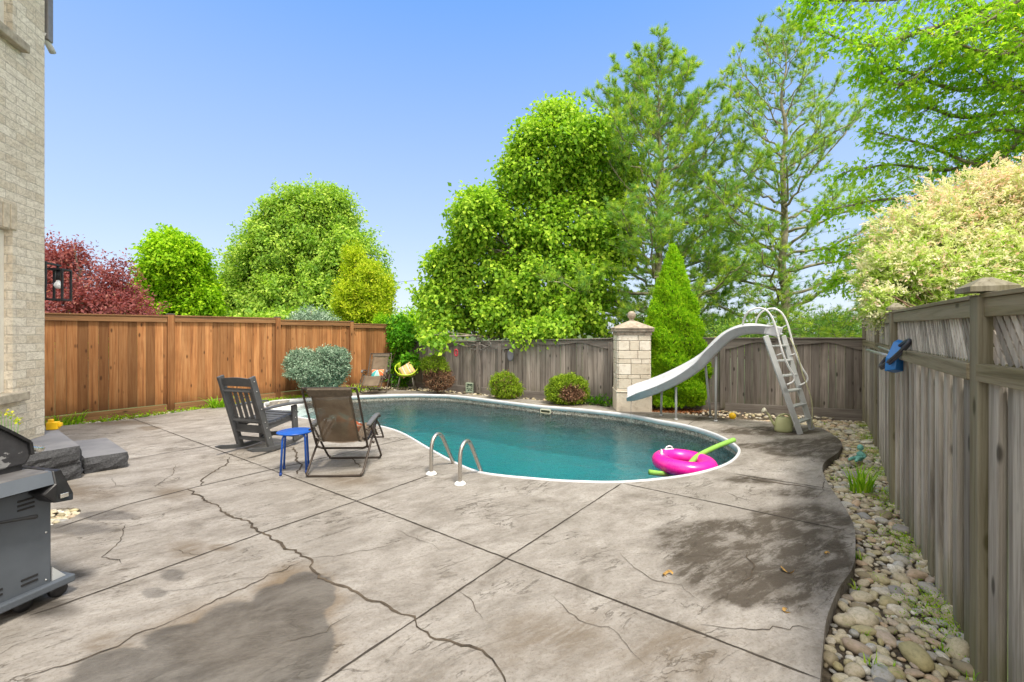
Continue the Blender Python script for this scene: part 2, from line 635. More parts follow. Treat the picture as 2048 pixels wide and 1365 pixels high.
def sheet(name, outer, holes, z, mat, depth=0.0, parent=None, hole_wall=0.0):
    """flat sheet with holes; optional skirt down the outer edge and the hole edges"""
    bm = bmesh.new()
    def ring(pts):
        vs = [bm.verts.new((p.x, p.y, z)) for p in pts]
        es = [bm.edges.new((vs[i], vs[(i + 1) % len(vs)])) for i in range(len(vs))]
        return vs, es
    rings = [ring(outer)] + [ring(h) for h in holes]
    bmesh.ops.triangle_fill(bm, use_beauty=True, use_dissolve=False, edges=[e for r in rings for e in r[1]], normal=(0, 0, 1))
    for f in bm.faces:
        if f.normal.z < 0: f.normal_flip()
    for i, (vs, es) in enumerate(rings):
        dd = depth if i == 0 else hole_wall
        if dd <= 0: continue
        lo = [bm.verts.new((v.co.x, v.co.y, z - dd)) for v in vs]
        for k in range(len(vs)):
            l = (k + 1) % len(vs)
            bm.faces.new((vs[k], vs[l], lo[l], lo[k]))
    me = bpy.data.meshes.new(name)
    bm.to_mesh(me)
    bm.free()
    me.materials.append(mat)
    o = link(bpy.data.objects.new(name, me))
    if parent: o.parent = parent
    return o

def inside(poly, x, y):
    """vectorised point in polygon"""
    x, y = np.asarray(x), np.asarray(y)
    c = np.zeros(x.shape, bool)
    n = len(poly)
    for i in range(n):
        x1, y1, x2, y2 = poly[i].x, poly[i].y, poly[i - 1].x, poly[i - 1].y
        m = ((y1 > y) != (y2 > y))
        with np.errstate(divide='ignore', invalid='ignore'):
            c ^= m & (x < (x2 - x1) * (y - y1) / ((y2 - y1) if y2 != y1 else 1e-9) + x1)
    return c

# fence lines
RF = [Vector((6.72, 8.32, 0)), Vector((5.37, 6.40, 0)), Vector((3.78, 4.29, 0)), Vector((2.353, 2.155, 0)), Vector((1.74, 0.95, 0)), Vector((1.74, -1.6, 0))]
GF = [Vector((-3.55, 13.6, 0)), Vector((-2.0, 12.55, 0)), Vector((-0.3, 11.45, 0)), Vector((2.25, 10.0, 0)), Vector((4.4, 9.2, 0)), Vector((6.72, 8.32, 0))]
def BFp(Y): return Vector((-13.86 + .75 * Y, Y, 0))
yard = [BFp(4.0), BFp(13.55)] + GF[:-1] + RF[:-1] + [Vector((1.74, -2, 0)), Vector((-10.9, -2, 0))]

# ---------------------------------------------------------------- ground, lawn, soil
n = NT('lawn')
c = n.coord()
n.set(n.ramp(n.noise(c, 3, 6, .7), [(.3, (.035, .06, .012)), (.7, (.08, .12, .03))]), .9)
n.bump(n.noise(c, 60, 3), .6, .02)
far = [Vector((math.cos(a) * 600, math.sin(a) * 600, 0)) for a in [2 * PI * k / 48 for k in range(48)]]
big_hole = offset_loop(pool, 0.6)
tag(sheet('ground', far, [big_hole], -0.16, n.m), kind='structure')
n = NT('soil')
c = n.coord()
f = n.noise(c, 22, 6, .7)
n.set(n.ramp(f, [(.3, (.035, .026, .018)), (.5, (.10, .078, .052)), (.72, (.22, .18, .13))]), .95)
n.bump(n.noise(c, 45, 5, .7), 1.0, .02)
tag(sheet('soil', yard, [big_hole], -0.105, n.m), kind='structure')

# ---------------------------------------------------------------- concrete deck
n = NT('stamped_concrete')
tc = n.new('ShaderNodeTexCoord')
obj = tc.outputs['Object']
rot = n.new('ShaderNodeVectorRotate', rotation_type='Z_AXIS')
rot.inputs['Angle'].default_value = R(-32)
n.l(obj, rot.inputs['Vector'])
rv = rot.outputs[0]
st1 = n.noise(n.vmath('MULTIPLY', rv, (0.85, 1.5, 1)), 2.6, 10, .74, .35)          # slate-like streaks
st2 = n.noise(n.vmath('MULTIPLY', rv, (1.0, 1.9, 1)), 8.5, 8, .76, .3)
fine = n.noise(obj, 48, 6, .78)
speck = n.noise(obj, 240, 2, .6)
big = n.noise(obj, .75, 4, .6)
col = n.ramp(st1, [(.33, (.155, .138, .118)), (.44, (.238, .217, .193)), (.54, (.305, .282, .256)), (.68, (.385, .362, .333))])
col = n.mix(n.maprange(st2, .50, .70, 0, .45), col, (.175, .145, .115))
col = n.mix(n.maprange(big, .42, .72, 0, .5), col, (.225, .208, .185))
mid_ = n.noise(n.vmath('MULTIPLY', rv, (1, 1.7, 1)), 19, 9, .8, .2)
col = n.mix(n.maprange(mid_, .50, .68, 0, .5), col, (.16, .13, .10))
col = n.mix(n.maprange(mid_, .30, .46, .45, 0), col, (.36, .325, .28))
col = n.mix(n.maprange(fine, .50, .66, 0, .55), col, (.13, .105, .082))
vein = n.math('ABSOLUTE', n.math('SUBTRACT', n.noise(n.vmath('MULTIPLY', rv, (.7, 2.2, 1)), 2.2, 9, .62, .9), .5))
vm = n.math('MULTIPLY', n.maprange(vein, .0, .014, 1, 0), n.maprange(n.noise(obj, 1.7, 3), .47, .6, 0, 1))
col = n.mix(n.math('MULTIPLY', vm, .8), col, (.07, .055, .04))
col = n.mix(n.maprange(speck, .6, .75, 0, .5), col, (.38, .34, .29))
warp = n.new('ShaderNodeTexNoise')
warp.inputs['Scale'].default_value = 2.6
warp.inputs['Detail'].default_value = 7
warp.inputs['Roughness'].default_value = .68
n.l(n.vmath('MULTIPLY', rv, (.7, 1.7, 1)), warp.inputs['Vector'])
wv = n.vmath('SUBTRACT', warp.outputs['Color'], (.5, .5, .5))
def blot(px, py, rx, ry, edge=.35, amp=.5):
    C = G(px, py)
    u = (G(px + rx, py) - G(px - rx, py)) / 2
    v = (G(px, py - ry) - G(px, py + ry)) / 2
    M = Matrix(((u.x, v.x), (u.y, v.y))).inverted()
    p = n.vmath('SUBTRACT', n.vmath('ADD', obj, n.vmath('MULTIPLY', wv, (amp, amp, 0))), (C.x, C.y, 0))
    a = n.vmath('DOT_PRODUCT', p, (M[0][0], M[0][1], 0))
    b = n.vmath('DOT_PRODUCT', p, (M[1][0], M[1][1], 0))
    r = n.math('SQRT', n.math('ADD', n.math('MULTIPLY', a, a), n.math('MULTIPLY', b, b)))
    return n.maprange(r, 1 - edge, 1 + edge * .4, 1, 0)
def union(lst):
    o = None
    for x in lst: o = x if o is None else n.math('MAXIMUM', o, x)
    return o
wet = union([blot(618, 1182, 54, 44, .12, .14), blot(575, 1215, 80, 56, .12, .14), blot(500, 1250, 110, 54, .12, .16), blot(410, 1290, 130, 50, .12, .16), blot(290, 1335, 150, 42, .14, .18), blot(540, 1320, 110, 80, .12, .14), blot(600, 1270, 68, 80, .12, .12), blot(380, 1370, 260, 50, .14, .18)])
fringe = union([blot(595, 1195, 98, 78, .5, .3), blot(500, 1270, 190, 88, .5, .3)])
puddle = union([blot(215, 1032, 62, 11, .25, .1), blot(150, 1058, 90, 12, .4, .15), blot(310, 1184, 30, 12, .35, .1), blot(348, 1150, 26, 13, .4, .1)])
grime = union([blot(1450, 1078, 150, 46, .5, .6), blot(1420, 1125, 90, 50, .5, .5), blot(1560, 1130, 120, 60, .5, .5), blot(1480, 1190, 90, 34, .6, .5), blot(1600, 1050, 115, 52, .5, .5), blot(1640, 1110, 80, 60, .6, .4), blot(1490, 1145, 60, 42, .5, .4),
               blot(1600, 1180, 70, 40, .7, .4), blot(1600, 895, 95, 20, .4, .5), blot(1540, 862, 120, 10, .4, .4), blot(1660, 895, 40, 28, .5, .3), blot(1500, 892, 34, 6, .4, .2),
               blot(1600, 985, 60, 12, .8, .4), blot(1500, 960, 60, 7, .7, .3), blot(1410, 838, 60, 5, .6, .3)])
mild = union([blot(1110, 1275, 140, 66, .9, .6), blot(375, 1098, 45, 22, .8, .2), blot(440, 1095, 36, 8, .6, .1), blot(1340, 1300, 120, 60, .9, .5),
              blot(345, 985, 46, 16, .8, .3), blot(150, 985, 110, 22, .8, .3), blot(240, 846, 74, 5, .4, .3), blot(300, 857, 28, 5, .5, .2), blot(220, 1290, 60, 30, .9, .3),
              blot(1130, 810, 60, 4, .4, .3), blot(900, 787, 46, 3, .4, .3), blot(1500, 835, 60, 6, .4, .3), blot(800, 785, 30, 2, .4, .2), blot(700, 960, 60, 16, .9, .3)])
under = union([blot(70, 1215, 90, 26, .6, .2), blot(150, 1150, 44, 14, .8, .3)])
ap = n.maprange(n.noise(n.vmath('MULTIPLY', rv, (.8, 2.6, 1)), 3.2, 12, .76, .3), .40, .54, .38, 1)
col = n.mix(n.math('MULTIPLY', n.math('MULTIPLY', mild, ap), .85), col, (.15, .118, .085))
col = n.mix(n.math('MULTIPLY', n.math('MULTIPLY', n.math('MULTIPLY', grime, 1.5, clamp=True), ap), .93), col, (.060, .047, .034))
# (darker patch under the barbecue)
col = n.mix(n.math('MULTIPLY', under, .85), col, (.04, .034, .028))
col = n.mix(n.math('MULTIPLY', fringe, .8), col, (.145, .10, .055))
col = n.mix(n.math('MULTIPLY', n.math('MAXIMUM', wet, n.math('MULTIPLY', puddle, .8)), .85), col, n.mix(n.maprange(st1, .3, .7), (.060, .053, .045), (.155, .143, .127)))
# mossy, wetter outer rim of the slab
n.set(col, None, 0, .35)
rg = n.maprange(fine, .3, .7, .62, .82, 'LINEAR')
rg = n.math('SUBTRACT', rg, n.math('MULTIPLY', n.math('MAXIMUM', wet, puddle), .22))
n.l(rg, n.b.inputs['Roughness'])
b1 = n.math('ADD', n.math('MULTIPLY', st1, 1.0), n.math('MULTIPLY', st2, .5))
b1 = n.math('SUBTRACT', n.math('ADD', b1, n.math('MULTIPLY', mid_, .25)), n.math('MULTIPLY', vm, .35))
n.bump(n.math('ADD', b1, n.math('MULTIPLY', fine, .22)), .6, .03)
M_deck = n.m
grill_hole_c = G(84, 1038)
pit = [grill_hole_c + Vector((math.cos(a) * .24, math.sin(a) * .24, 0)) for a in [2 * PI * k / 28 for k in range(28)]]
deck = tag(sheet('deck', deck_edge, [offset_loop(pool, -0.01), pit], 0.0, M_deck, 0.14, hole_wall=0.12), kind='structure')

crackm = simple('joint_dirt', (0.045, 0.036, 0.028), .95, 0, .4, 14)
crackb = simple('crack_dirt', (0.075, 0.056, 0.038), .95, 0, .5, 9)
crng = random.Random(5)
def ribbon(name, px, w_, jit, mat, z=0.004, step=0.035, wvar=.5):
    pts = [G(x, y) for x, y in px]
    out = []
    for a, b in zip(pts[:-1], pts[1:]):
        k = max(1, int((b - a).length / step))
        for i in range(k): out.append(a.lerp(b, i / k))
    out.append(pts[-1])
    n_ = len(out)
    vs, fs = [], []
    walk = 0
    for i, p in enumerate(out):
        t = (out[min(i + 1, n_ - 1)] - out[max(i - 1, 0)]).normalized()
        s = Vector((t.y, -t.x, 0))
        walk = walk * .55 + crng.gauss(0, jit * 1.25)
        q = p + s * walk
        ww = w_ * (1 + wvar * (mnoise.noise(q * 3.1) * 1.6 + crng.uniform(-.6, .6)))
        ww = max(ww, w_ * .22) * min(1, .3 + i * .25, .3 + (n_ - 1 - i) * .25)
        vs += [q + s * ww / 2, q - s * ww / 2]
        if i: fs.append((2 * i - 2, 2 * i - 1, 2 * i + 1, 2 * i))
    m = MB()
    m.add([(v.x, v.y, z) for v in vs], fs)
    return m.build(name, mat, deck)
for px in ([(255, 834), (271, 840), (713, 1003), (1013, 1118), (1640, 1360)], [(60, 1232), (132, 1208), (527, 1066), (713, 1003), (872, 946)],
           [(560, 1425), (645, 1365), (1013, 1118), (1243, 968)], [(110, 1058), (254, 1010), (400, 973), (560, 936), (690, 907), (822, 876)],
           [(262, 919), (350, 904), (471, 883)], [(1246, 968), (1477, 1016), (1690, 1062)], [(1461, 947), (1662, 979)], [(1376, 850), (1402, 834)], [(893, 788), (930, 794)]):
    ribbon('joint', px, .012, .0010, crackm, wvar=.35)
for px, w_, j in (([(376, 978), (405, 1000), (437, 1012), (442, 1022), (500, 1050), (525, 1067), (545, 1085), (575, 1097), (605, 1112), (622, 1128), (650, 1165), (690, 1172), (720, 1190), (770, 1210), (820, 1240), (860, 1275), (940, 1290), (985, 1320), (1010, 1372)], .020, .008),
          ([(460, 915), (455, 930), (415, 952), (405, 960), (401, 972)], .018, .008),
          ([(612, 1119), (575, 1140), (540, 1152), (490, 1178), (420, 1205), (330, 1250), (270, 1270), (235, 1292), (200, 1303), (130, 1330), (40, 1362)], .013, .007),
          ([(588, 895), (592, 915), (600, 930), (592, 950)], .026, .008), ([(700, 915), (712, 928), (722, 935)], .018, .006),
          ([(250, 1050), (243, 1080), (205, 1115), (225, 1122), (250, 1126)], .012, .006), ([(618, 1118), (680, 1112), (790, 1088)], .008, .006),
          ([(345, 1098), (375, 1108), (400, 1112)], .010, .006), ([(352, 930), (345, 948), (310, 975)], .010, .005),
          ([(220, 955), (232, 972), (262, 975)], .008, .005), ([(1480, 955), (1510, 960), (1560, 968), (1600, 972), (1655, 982)], .022, .011),
          ([(1450, 985), (1480, 997), (1510, 1003)], .010, .007), ([(1490, 1105), (1512, 1130), (1500, 1150), (1482, 1170)], .014, .009),
          ([(1650, 960), (1640, 985), (1625, 1000)], .009, .006), ([(1240, 1110), (1300, 1160), (1360, 1175), (1420, 1215)], .006, .007),
          ([(1400, 1250), (1500, 1262), (1600, 1255), (1645, 1268)], .007, .006), ([(700, 1230), (650, 1262), (560, 1290)], .006, .006),
          ([(560, 1150), (480, 1160), (300, 1190)], .004, .006), ([(880, 1100), (850, 1085), (790, 1060)], .005, .006),
          ([(960, 1240), (940, 1200), (905, 1180)], .005, .006), ([(1120, 1010), (1060, 1020), (980, 1012)], .004, .005),
          ([(1300, 1040), (1360, 1046), (1420, 1043)], .004, .005), ([(150, 900), (210, 897), (262, 905)], .004, .005),
          ([(1100, 1190), (1160, 1240), (1230, 1262), (1290, 1330)], .005, .008), ([(800, 1010), (850, 985), (930, 985)], .003, .005)):
    ribbon('crack', px, w_ * (.8 if w_ > .015 else .55), j, crackb, .0045)

# ---------------------------------------------------------------- pool: liner, coping, water
WZ = -0.135
n = NT('pool_liner')
c = n.coord()
vo = n.new('ShaderNodeTexVoronoi')
vo.inputs['Scale'].default_value = 42
n.l(c, vo.inputs['Vector'])
sp = n.ramp(vo.outputs['Color'], [(.0, (.06, .06, .06)), (.35, (.20, .19, .165)), (.7, (.36, .34, .29)), (1, (.5, .48, .42))])
sep = n.new('ShaderNodeSeparateXYZ')
n.l(c, sep.inputs[0])
deepc = n.mix(n.maprange(vo.outputs['Distance'], .0, .6, 0, 1), (.30, .60, .64), (.62, .86, .88))
zz = n.maprange(sep.outputs[2], -.8, -.16, 1, 0)  # underwater liner lightened to teal in place of light scattered by the water
n.set(n.mix(zz, sp, deepc), .45)
LINER = n.m
medial = [Vector((-4.2, 9.2, 0)), Vector((-2.2, 8.9, 0)), Vector((0.3, 7.4, 0)), Vector((1.7, 6.7, 0))]
def near_med(v):
    best, bp = 1e9, None
    for a, b in zip(medial[:-1], medial[1:]):
        t = max(0, min(1, (v - a).dot(b - a) / (b - a).length_squared))
        q = a.lerp(b, t)
        if (q - v).length < best: best, bp = (q - v).length, q
    return bp
def basin(mb, prof, inset=0.0):
    lp = offset_loop(pool, -inset)
    vs, fs = [], []
    for (s, z) in prof:
        for v in lp:
            m_ = near_med(v)
            q = m_ + (v - m_) * s
            vs.append((q.x, q.y, z))
    for i in range(len(prof) - 1):
        for k in range(NP):
            l = (k + 1) % NP
            fs.append((i * NP + k, i * NP + l, (i + 1) * NP + l, (i + 1) * NP + k))
    mb.add(vs, fs, True)
mb = MB()
basin(mb, [(1, -0.03), (1, -0.95), (.97, -1.02), (.9, -1.06), (.62, -1.6), (.3, -1.95), (.02, -2.0)], .015)
liner = tag(mb.build('pool_basin', LINER), kind='structure')
mb = MB()
cop_m = simple('coping_vinyl', (.60, .62, .65), .35, 0, .05, 6)
lp_o, lp_i = offset_loop(pool, 0.008), offset_loop(pool, -0.026)
prof = [(offset_loop(pool, .008), -.01), (lp_o, .010), (offset_loop(pool, .002), .016), (offset_loop(pool, -.018), .016), (lp_i, .006), (offset_loop(pool, -.030), -.01), (lp_i, -.062), (offset_loop(pool, -.012), -.066)]
vs = [(v.x, v.y, z) for lp, z in prof for v in lp]
fs = [(i * NP + k, i * NP + (k + 1) % NP, (i + 1) * NP + (k + 1) % NP, (i + 1) * NP + k) for i in range(len(prof) - 1) for k in range(NP)]
mb.add(vs, fs, True)
coping = mb.build('coping', cop_m, liner)
# water: tinted body, rippled reflecting surface
def watermat(name, top):
    n = NT(name)
    n.n.remove(n.b)
    tr = n.new('ShaderNodeBsdfTransparent')
    if top:
        gl = n.new('ShaderNodeBsdfGlossy')
        gl.inputs['Roughness'].default_value = 0.02
        fr = n.new('ShaderNodeFresnel')
        fr.inputs[0].default_value = 1.33
        c = n.coord()
        bp = n.new('ShaderNodeBump')
        bp.inputs['Strength'].default_value = .5
        bp.inputs['Distance'].default_value = .03
        h = n.math('ADD', n.noise(n.vmath('MULTIPLY', c, (1, 1.5, 1)), 5.5, 3, .5, .6), n.math('ADD', n.math('MULTIPLY', n.noise(c, 19, 2, .5), .22), n.math('MULTIPLY', n.noise(c, 1.8, 3, .5, .8), 1.6)))
        n.l(h, bp.inputs['Height'])
        n.l(bp.outputs[0], gl.inputs['Normal'])
        n.l(bp.outputs[0], fr.inputs['Normal'])
        mx = n.new('ShaderNodeMixShader')
        n.l(fr.outputs[0], mx.inputs[0])
        n.l(tr.outputs[0], mx.inputs[1])
        n.l(gl.outputs[0], mx.inputs[2])
        n.l(mx.outputs[0], n.out.inputs['Surface'])
    else:
        n.l(tr.outputs[0], n.out.inputs['Surface'])
    va = n.new('ShaderNodeVolumeAbsorption')
    va.inputs['Color'].default_value = (.05, .86, .90, 1)
    va.inputs['Density'].default_value = .40
    n.l(va.outputs[0], n.out.inputs['Volume'])
    return n.m
wl = offset_loop(pool, -.02)
WT, WB = watermat('water_surface', True), watermat('water_body', False)
o = sheet('water', wl, [], WZ, WT)
bm = bmesh.new()
bm.from_mesh(o.data)
bm.verts.ensure_lookup_table()
top_edges = [e for e in bm.edges if e.is_boundary]
loop_v = {i: bm.verts[i] for i in range(NP)}
prof = [(1, -0.93), (.965, -1.0), (.895, -1.04), (.615, -1.58), (.3, -1.92), (.02, -1.97)]
prev = [loop_v[i] for i in range(NP)]
for s, z in prof:
    cur = []
    for v in offset_loop(pool, -.022):
        m_ = near_med(v)
        q = m_ + (v - m_) * s
        cur.append(bm.verts.new((q.x, q.y, z)))
    for k in range(NP):
        l = (k + 1) % NP
        f = bm.faces.new((prev[k], prev[l], cur[l], cur[k]))
        f.material_index = 1
    prev = cur
f = bm.faces.new(prev)
f.material_index = 1
bmesh.ops.recalc_face_normals(bm, faces=bm.faces[:])
bm.to_mesh(o.data)
bm.free()
o.data.materials.append(WB)
tag(o, kind='structure')

# white moulded stair at the shallow end, skimmer, return
white = simple('white_plastic', (.78, .80, .80), .4, 0, .06, 5)
ivory = simple('ivory_plastic', (.62, .60, .46), .45, 0, .08, 9)
def clip(poly, xc):
    out = []
    for i in range(len(poly)):
        a, b = poly[i], poly[(i + 1) % len(poly)]
        if a.x <= xc: out.append((a.x, a.y))
        if (a.x <= xc) != (b.x <= xc):
            t = (xc - a.x) / (b.x - a.x)
            out.append((xc, a.y + (b.y - a.y) * t))
    return out
steps = empty('pool_stair', (-5.2, 9.4, -0.1))
tag(steps, 'white moulded pool stair filling the narrow left end of the pool', 'pool stair')
for k, (xc, z) in enumerate(((-4.95, -.085), (-4.55, -.22), (-4.1, -.42))):
    m = MB()
    m.prism([(x + 5.2, y - 9.4) for x, y in clip(offset_loop(pool, -.052 - .004 * k), xc)], -1.0 + .1, z + .1)
    m.build('tread', white, steps, bev=.02)
skc = P(1085, 828, 8.72)
sk = MB()
e = empty('pool_skimmer', (0, 0, 0))
i0 = min(range(NP), key=lambda i: abs((pool[i].x / pool[i].y) - (1085 - CX) / F) + (0 if pool[i].y > 8.2 else 9))
tv = (pool[(i0 + 1) % NP] - pool[i0 - 1]).normalized()
nv_ = Vector((tv.y, -tv.x, 0))
if nv_.y > 0: nv_ = -nv_
e.location = pool[i0] + nv_ * .03 + Vector((0, 0, -.105))
e.rotation_euler = (0, 0, math.atan2(tv.y, tv.x))
tag(e, 'small ivory skimmer mouth set in the far pool wall under the coping', 'skimmer')
s_ = 1 if Matrix.Rotation(e.rotation_euler.z, 3, 'Z') @ Vector((0, 1, 0)) @ nv_ > 0 else -1
for bx in (((0, 0, .036), (.24, .02, .016)), ((0, 0, -.036), (.24, .02, .016)), ((-.112, 0, 0), (.016, .02, .06)), ((.112, 0, 0), (.016, .02, .06))):
    sk.box(bx[0], bx[1], bev=.003)
sk.build('frame', ivory, e)
MB().box((0, -s_ * .012, 0), (.21, .012, .058)).build('opening', simple('skimmer_dark', (.06, .06, .03), .6), e)

# ---------------------------------------------------------------- river stones
def stone_col(n, a):
    return n.ramp(a, [(0, (.22, .18, .12)), (.12, (.46, .39, .27)), (.3, (.62, .55, .43)), (.45, (.44, .38, .20)), (.6, (.68, .62, .52)), (.72, (.40, .38, .35)), (.82, (.56, .40, .27)), (.92, (.26, .26, .27)), (1, (.82, .78, .70))])
def stonemat(name, per_object):
    n = NT(name)
    if per_object:
        oi = n.new('ShaderNodeObjectInfo')
        a = oi.outputs['Random']
    else:
        a = n.attr()
    tc = n.new('ShaderNodeTexCoord')
    c = n.vmath('ADD', n.vmath('MULTIPLY', tc.outputs['Object'], (1, 1, 1)), n.vmath('MULTIPLY', (0, 0, 0), (1, 1, 1)))
    f = n.noise(tc.outputs['Object'], 3 if per_object else 34, 5, .65)
    f2 = n.noise(tc.outputs['Object'], 22 if per_object else 160, 3, .7)
    col = n.mix(n.maprange(f, .4, .7, 0, .55), stone_col(n, a), (.24, .22, .11))
    col = n.mix(n.maprange(f2, .5, .7, 0, .35), col, (.13, .11, .08))
    n.set(col, .7, 0, .3)
    n.bump(f2, .4, .003)
    return n.m
def ico(sub):
    bm = bmesh.new()
    bmesh.ops.create_icosphere(bm, subdivisions=sub, radius=1)
    v = np.array([x.co[:] for x in bm.verts])
    f = np.array([[x.index for x in fc.verts] for fc in bm.faces])
    bm.free()
    return v, f
I1, I2 = ico(2), ico(3)
prng = np.random.default_rng(11)
def stone_shape(base, rng, sc):
    v = base.copy()
    ph = rng.random(6) * 6.28
    k = 1 + .10 * np.sin(v[:, 0] * 2.3 + ph[0]) * np.cos(v[:, 1] * 2.1 + ph[1]) + .07 * np.sin(v[:, 2] * 3 + ph[2] + v[:, 0] * 2) + .04 * np.sin(v[:, 1] * 5 + ph[3])
    v = np.sign(v) * np.abs(v) ** .92 * k[:, None]
    return v * sc
nodeck = offset_loop(deck_edge, .0)
fence_keep = yard
cand = []
def try_fill(n_try, rlo, rhi, x0, x1, y0, y1, z, overlap, store):
    xs = prng.uniform(x0, x1, n_try)
    ys = prng.uniform(y0, y1, n_try)
    rs = rlo + (rhi - rlo) * prng.random(n_try) ** 2
    ok = inside(yard, xs, ys) & ~inside(deck_edge, xs, ys)
    for dx, dy in ((.7, 0), (-.7, 0), (0, .7), (0, -.7)):
        ok &= ~inside(deck_edge, xs + dx * rs, ys + dy * rs) & inside(yard, xs + dx * rs * .6, ys + dy * rs * .6)
    vis = (np.abs(xs) < ys * 1.2 + .3)
    ok &= vis
    for x, y, r in zip(xs[ok], ys[ok], rs[ok]):
        if store['n']:
            A = store['a'][:store['n']]
            dd = np.hypot(A[:, 0] - x, A[:, 1] - y)
            if (dd < (A[:, 2] + r) * overlap).any(): continue
        store['a'][store['n']] = (x, y, r, z)
        store['n'] += 1
store = {'a': np.zeros((14000, 4)), 'n': 0}
try_fill(420, .05, .085, 1.2, 6.8, 1.2, 8.4, -.10, 1.0, store)
try_fill(12000, .030, .055, 1.2, 6.8, 1.2, 8.4, -.10, .80, store)
try_fill(60000, .015, .034, 1.2, 6.8, 1.2, 8.4, -.100, .68, store)
try_fill(9000, .022, .05, -5.6, 6.9, 8.0, 13.6, -.06, .85, store)
try_fill(3500, .03, .06, -8.2, -3.5, 6.8, 13.2, -.06, .9, store)
A = store['a'][:store['n']]
dist = np.hypot(A[:, 0], A[:, 1])
infr = (np.abs(A[:, 0]) < A[:, 1] * 1.165) & (A[:, 1] > 1.9)
score = np.where(infr, A[:, 2] / dist, 0)
order = np.argsort(-score)
near, rest = order[:300], order[300:]
smat = stonemat('river_stone', True)
protos = []
for k in range(14):
    v = stone_shape(I2[0], prng, (1, 1, 1))
    me = fast_mesh('river_stone', v, I2[1], np.full(len(v), prng.random()), smat, smooth=True)
    protos.append(me.data)
    bpy.data.objects.remove(me)
for i in near:
    x, y, r, z = A[i]
    o = link(bpy.data.objects.new('river_stone', protos[prng.integers(14)]))
    o.scale = (r * prng.uniform(1.0, 1.35), r * prng.uniform(.68, .95), r * prng.uniform(.45, .7))
    o.location = (x, y, z + r * .28)
    o.rotation_euler = (prng.normal() * .14, prng.normal() * .14, prng.uniform(0, 6.28))
    tag(o, 'large smooth river stone in the near part of the right fence bed', 'stone', 'river stones nearest the camera beside the right fence')
vs, fs, aa, off = [], [], [], 0
for i in rest:
    x, y, r, z = A[i]
    bv, bf = I1 if dist[i] > 3 or r < .03 else I2
    v = stone_shape(bv, prng, np.array([r * prng.uniform(1.0, 1.3), r * prng.uniform(.7, .95), r * prng.uniform(.45, .68)]))
    a = prng.uniform(0, 6.28)
    ca, sa = math.cos(a), math.sin(a)
    v = np.stack([v[:, 0] * ca - v[:, 1] * sa + x, v[:, 0] * sa + v[:, 1] * ca + y, v[:, 2] + z + r * .25], 1)
    vs.append(v); fs.append(bf + off); aa.append(np.full(len(v), prng.random())); off += len(v)
o = fast_mesh('river_pebbles', np.concatenate(vs), np.concatenate(fs), np.concatenate(aa), stonemat('pebble', False), smooth=True)
tag(o, 'mixed beige river pebbles filling the beds between the slab and the fences', 'pebbles', kind='stuff')
# round pit of pebbles in the deck beside the grill
vs, fs, aa, off = [], [], [], 0
for _ in range(170):
    a, rr, r = prng.uniform(0, 6.28), .22 * math.sqrt(prng.random()), prng.uniform(.016, .032)
    v = stone_shape(I1[0], prng, np.array([r * 1.2, r * .85, r * .6]))
    vs.append(v + np.array([grill_hole_c.x + rr * math.cos(a), grill_hole_c.y + rr * math.sin(a), -.035 + .03 * prng.random()])); fs.append(I1[1] + off); aa.append(np.full(len(v), prng.random())); off += len(v)
o = fast_mesh('pit_pebbles', np.concatenate(vs), np.concatenate(fs), np.concatenate(aa), bpy.data.materials['pebble'], smooth=True)
tag(o, 'pebbles filling the round opening in the slab beside the barbecue', 'pebbles', kind='stuff')
MB().prism([(p.x, p.y) for p in pit], -.13, -.06).build('pit_bottom', bpy.data.materials['soil'], deck)
# ---------------------------------------------------------------- brick house at the left edge
n = NT('rough_brick')
tc = n.new('ShaderNodeTexCoord')
sp = n.new('ShaderNodeSeparateXYZ')
n.l(tc.outputs['Object'], sp.inputs[0])
cb = n.new('ShaderNodeCombineXYZ')
n.l(n.math('ADD', sp.outputs[0], sp.outputs[1]), cb.inputs[0])
n.l(sp.outputs[2], cb.inputs[1])
br = n.new('ShaderNodeTexBrick')
for k, v in (('Scale', 1.0), ('Mortar Size', .006), ('Mortar Smooth', .25), ('Brick Width', .30), ('Row Height', .098), ('Bias', 0.0)):
    br.inputs[k].default_value = v
br.inputs['Color1'].default_value = (.70, .61, .48, 1)
br.inputs['Color2'].default_value = (.86, .79, .67, 1)
br.inputs['Mortar'].default_value = (.60, .54, .45, 1)
wob = n.new('ShaderNodeTexNoise')
wob.inputs['Scale'].default_value = 9
n.l(tc.outputs['Object'], wob.inputs['Vector'])
n.l(n.vmath('ADD', cb.outputs[0], n.vmath('MULTIPLY', n.vmath('SUBTRACT', wob.outputs['Color'], (.5, .5, .5)), (.012, .008, 0))), br.inputs['Vector'])
cr = n.noise(n.vmath('MULTIPLY', tc.outputs['Object'], (14, 14, 26)), 1.0, 7, .72, 1.3)
pit_ = n.maprange(cr, .50, .57, 0, 1)
pit2 = n.maprange(n.noise(tc.outputs['Object'], 34, 5, .7, 1.0), .52, .60, 0, 1)
col = n.mix(n.math('MULTIPLY', pit_, .24), br.outputs[0], (.26, .20, .14))
col = n.mix(n.math('MULTIPLY', pit2, .22), col, (.30, .24, .18))
n.set(col, .9, 0, .2)
h = n.math('SUBTRACT', n.math('MULTIPLY', n.math('SUBTRACT', 1.0, br.outputs[1]), 1.2), n.math('MULTIPLY', n.math('ADD', pit_, n.math('MULTIPLY', pit2, .5)), .55))
n.bump(h, .6, .010)
BRICK = n.m
limest = simple('sill_stone', (.42, .37, .29), .85, 0, .25, 12, .5, 60)
winm = simple('window_vinyl', (.72, .70, .64), .45, 0, .05)
nt_ = NT('window_glass')
nt_.set((.05, .06, .07), .05, 0, .8)
glassm = nt_.m
cor = Vector((-5.63, 5.3, 0))
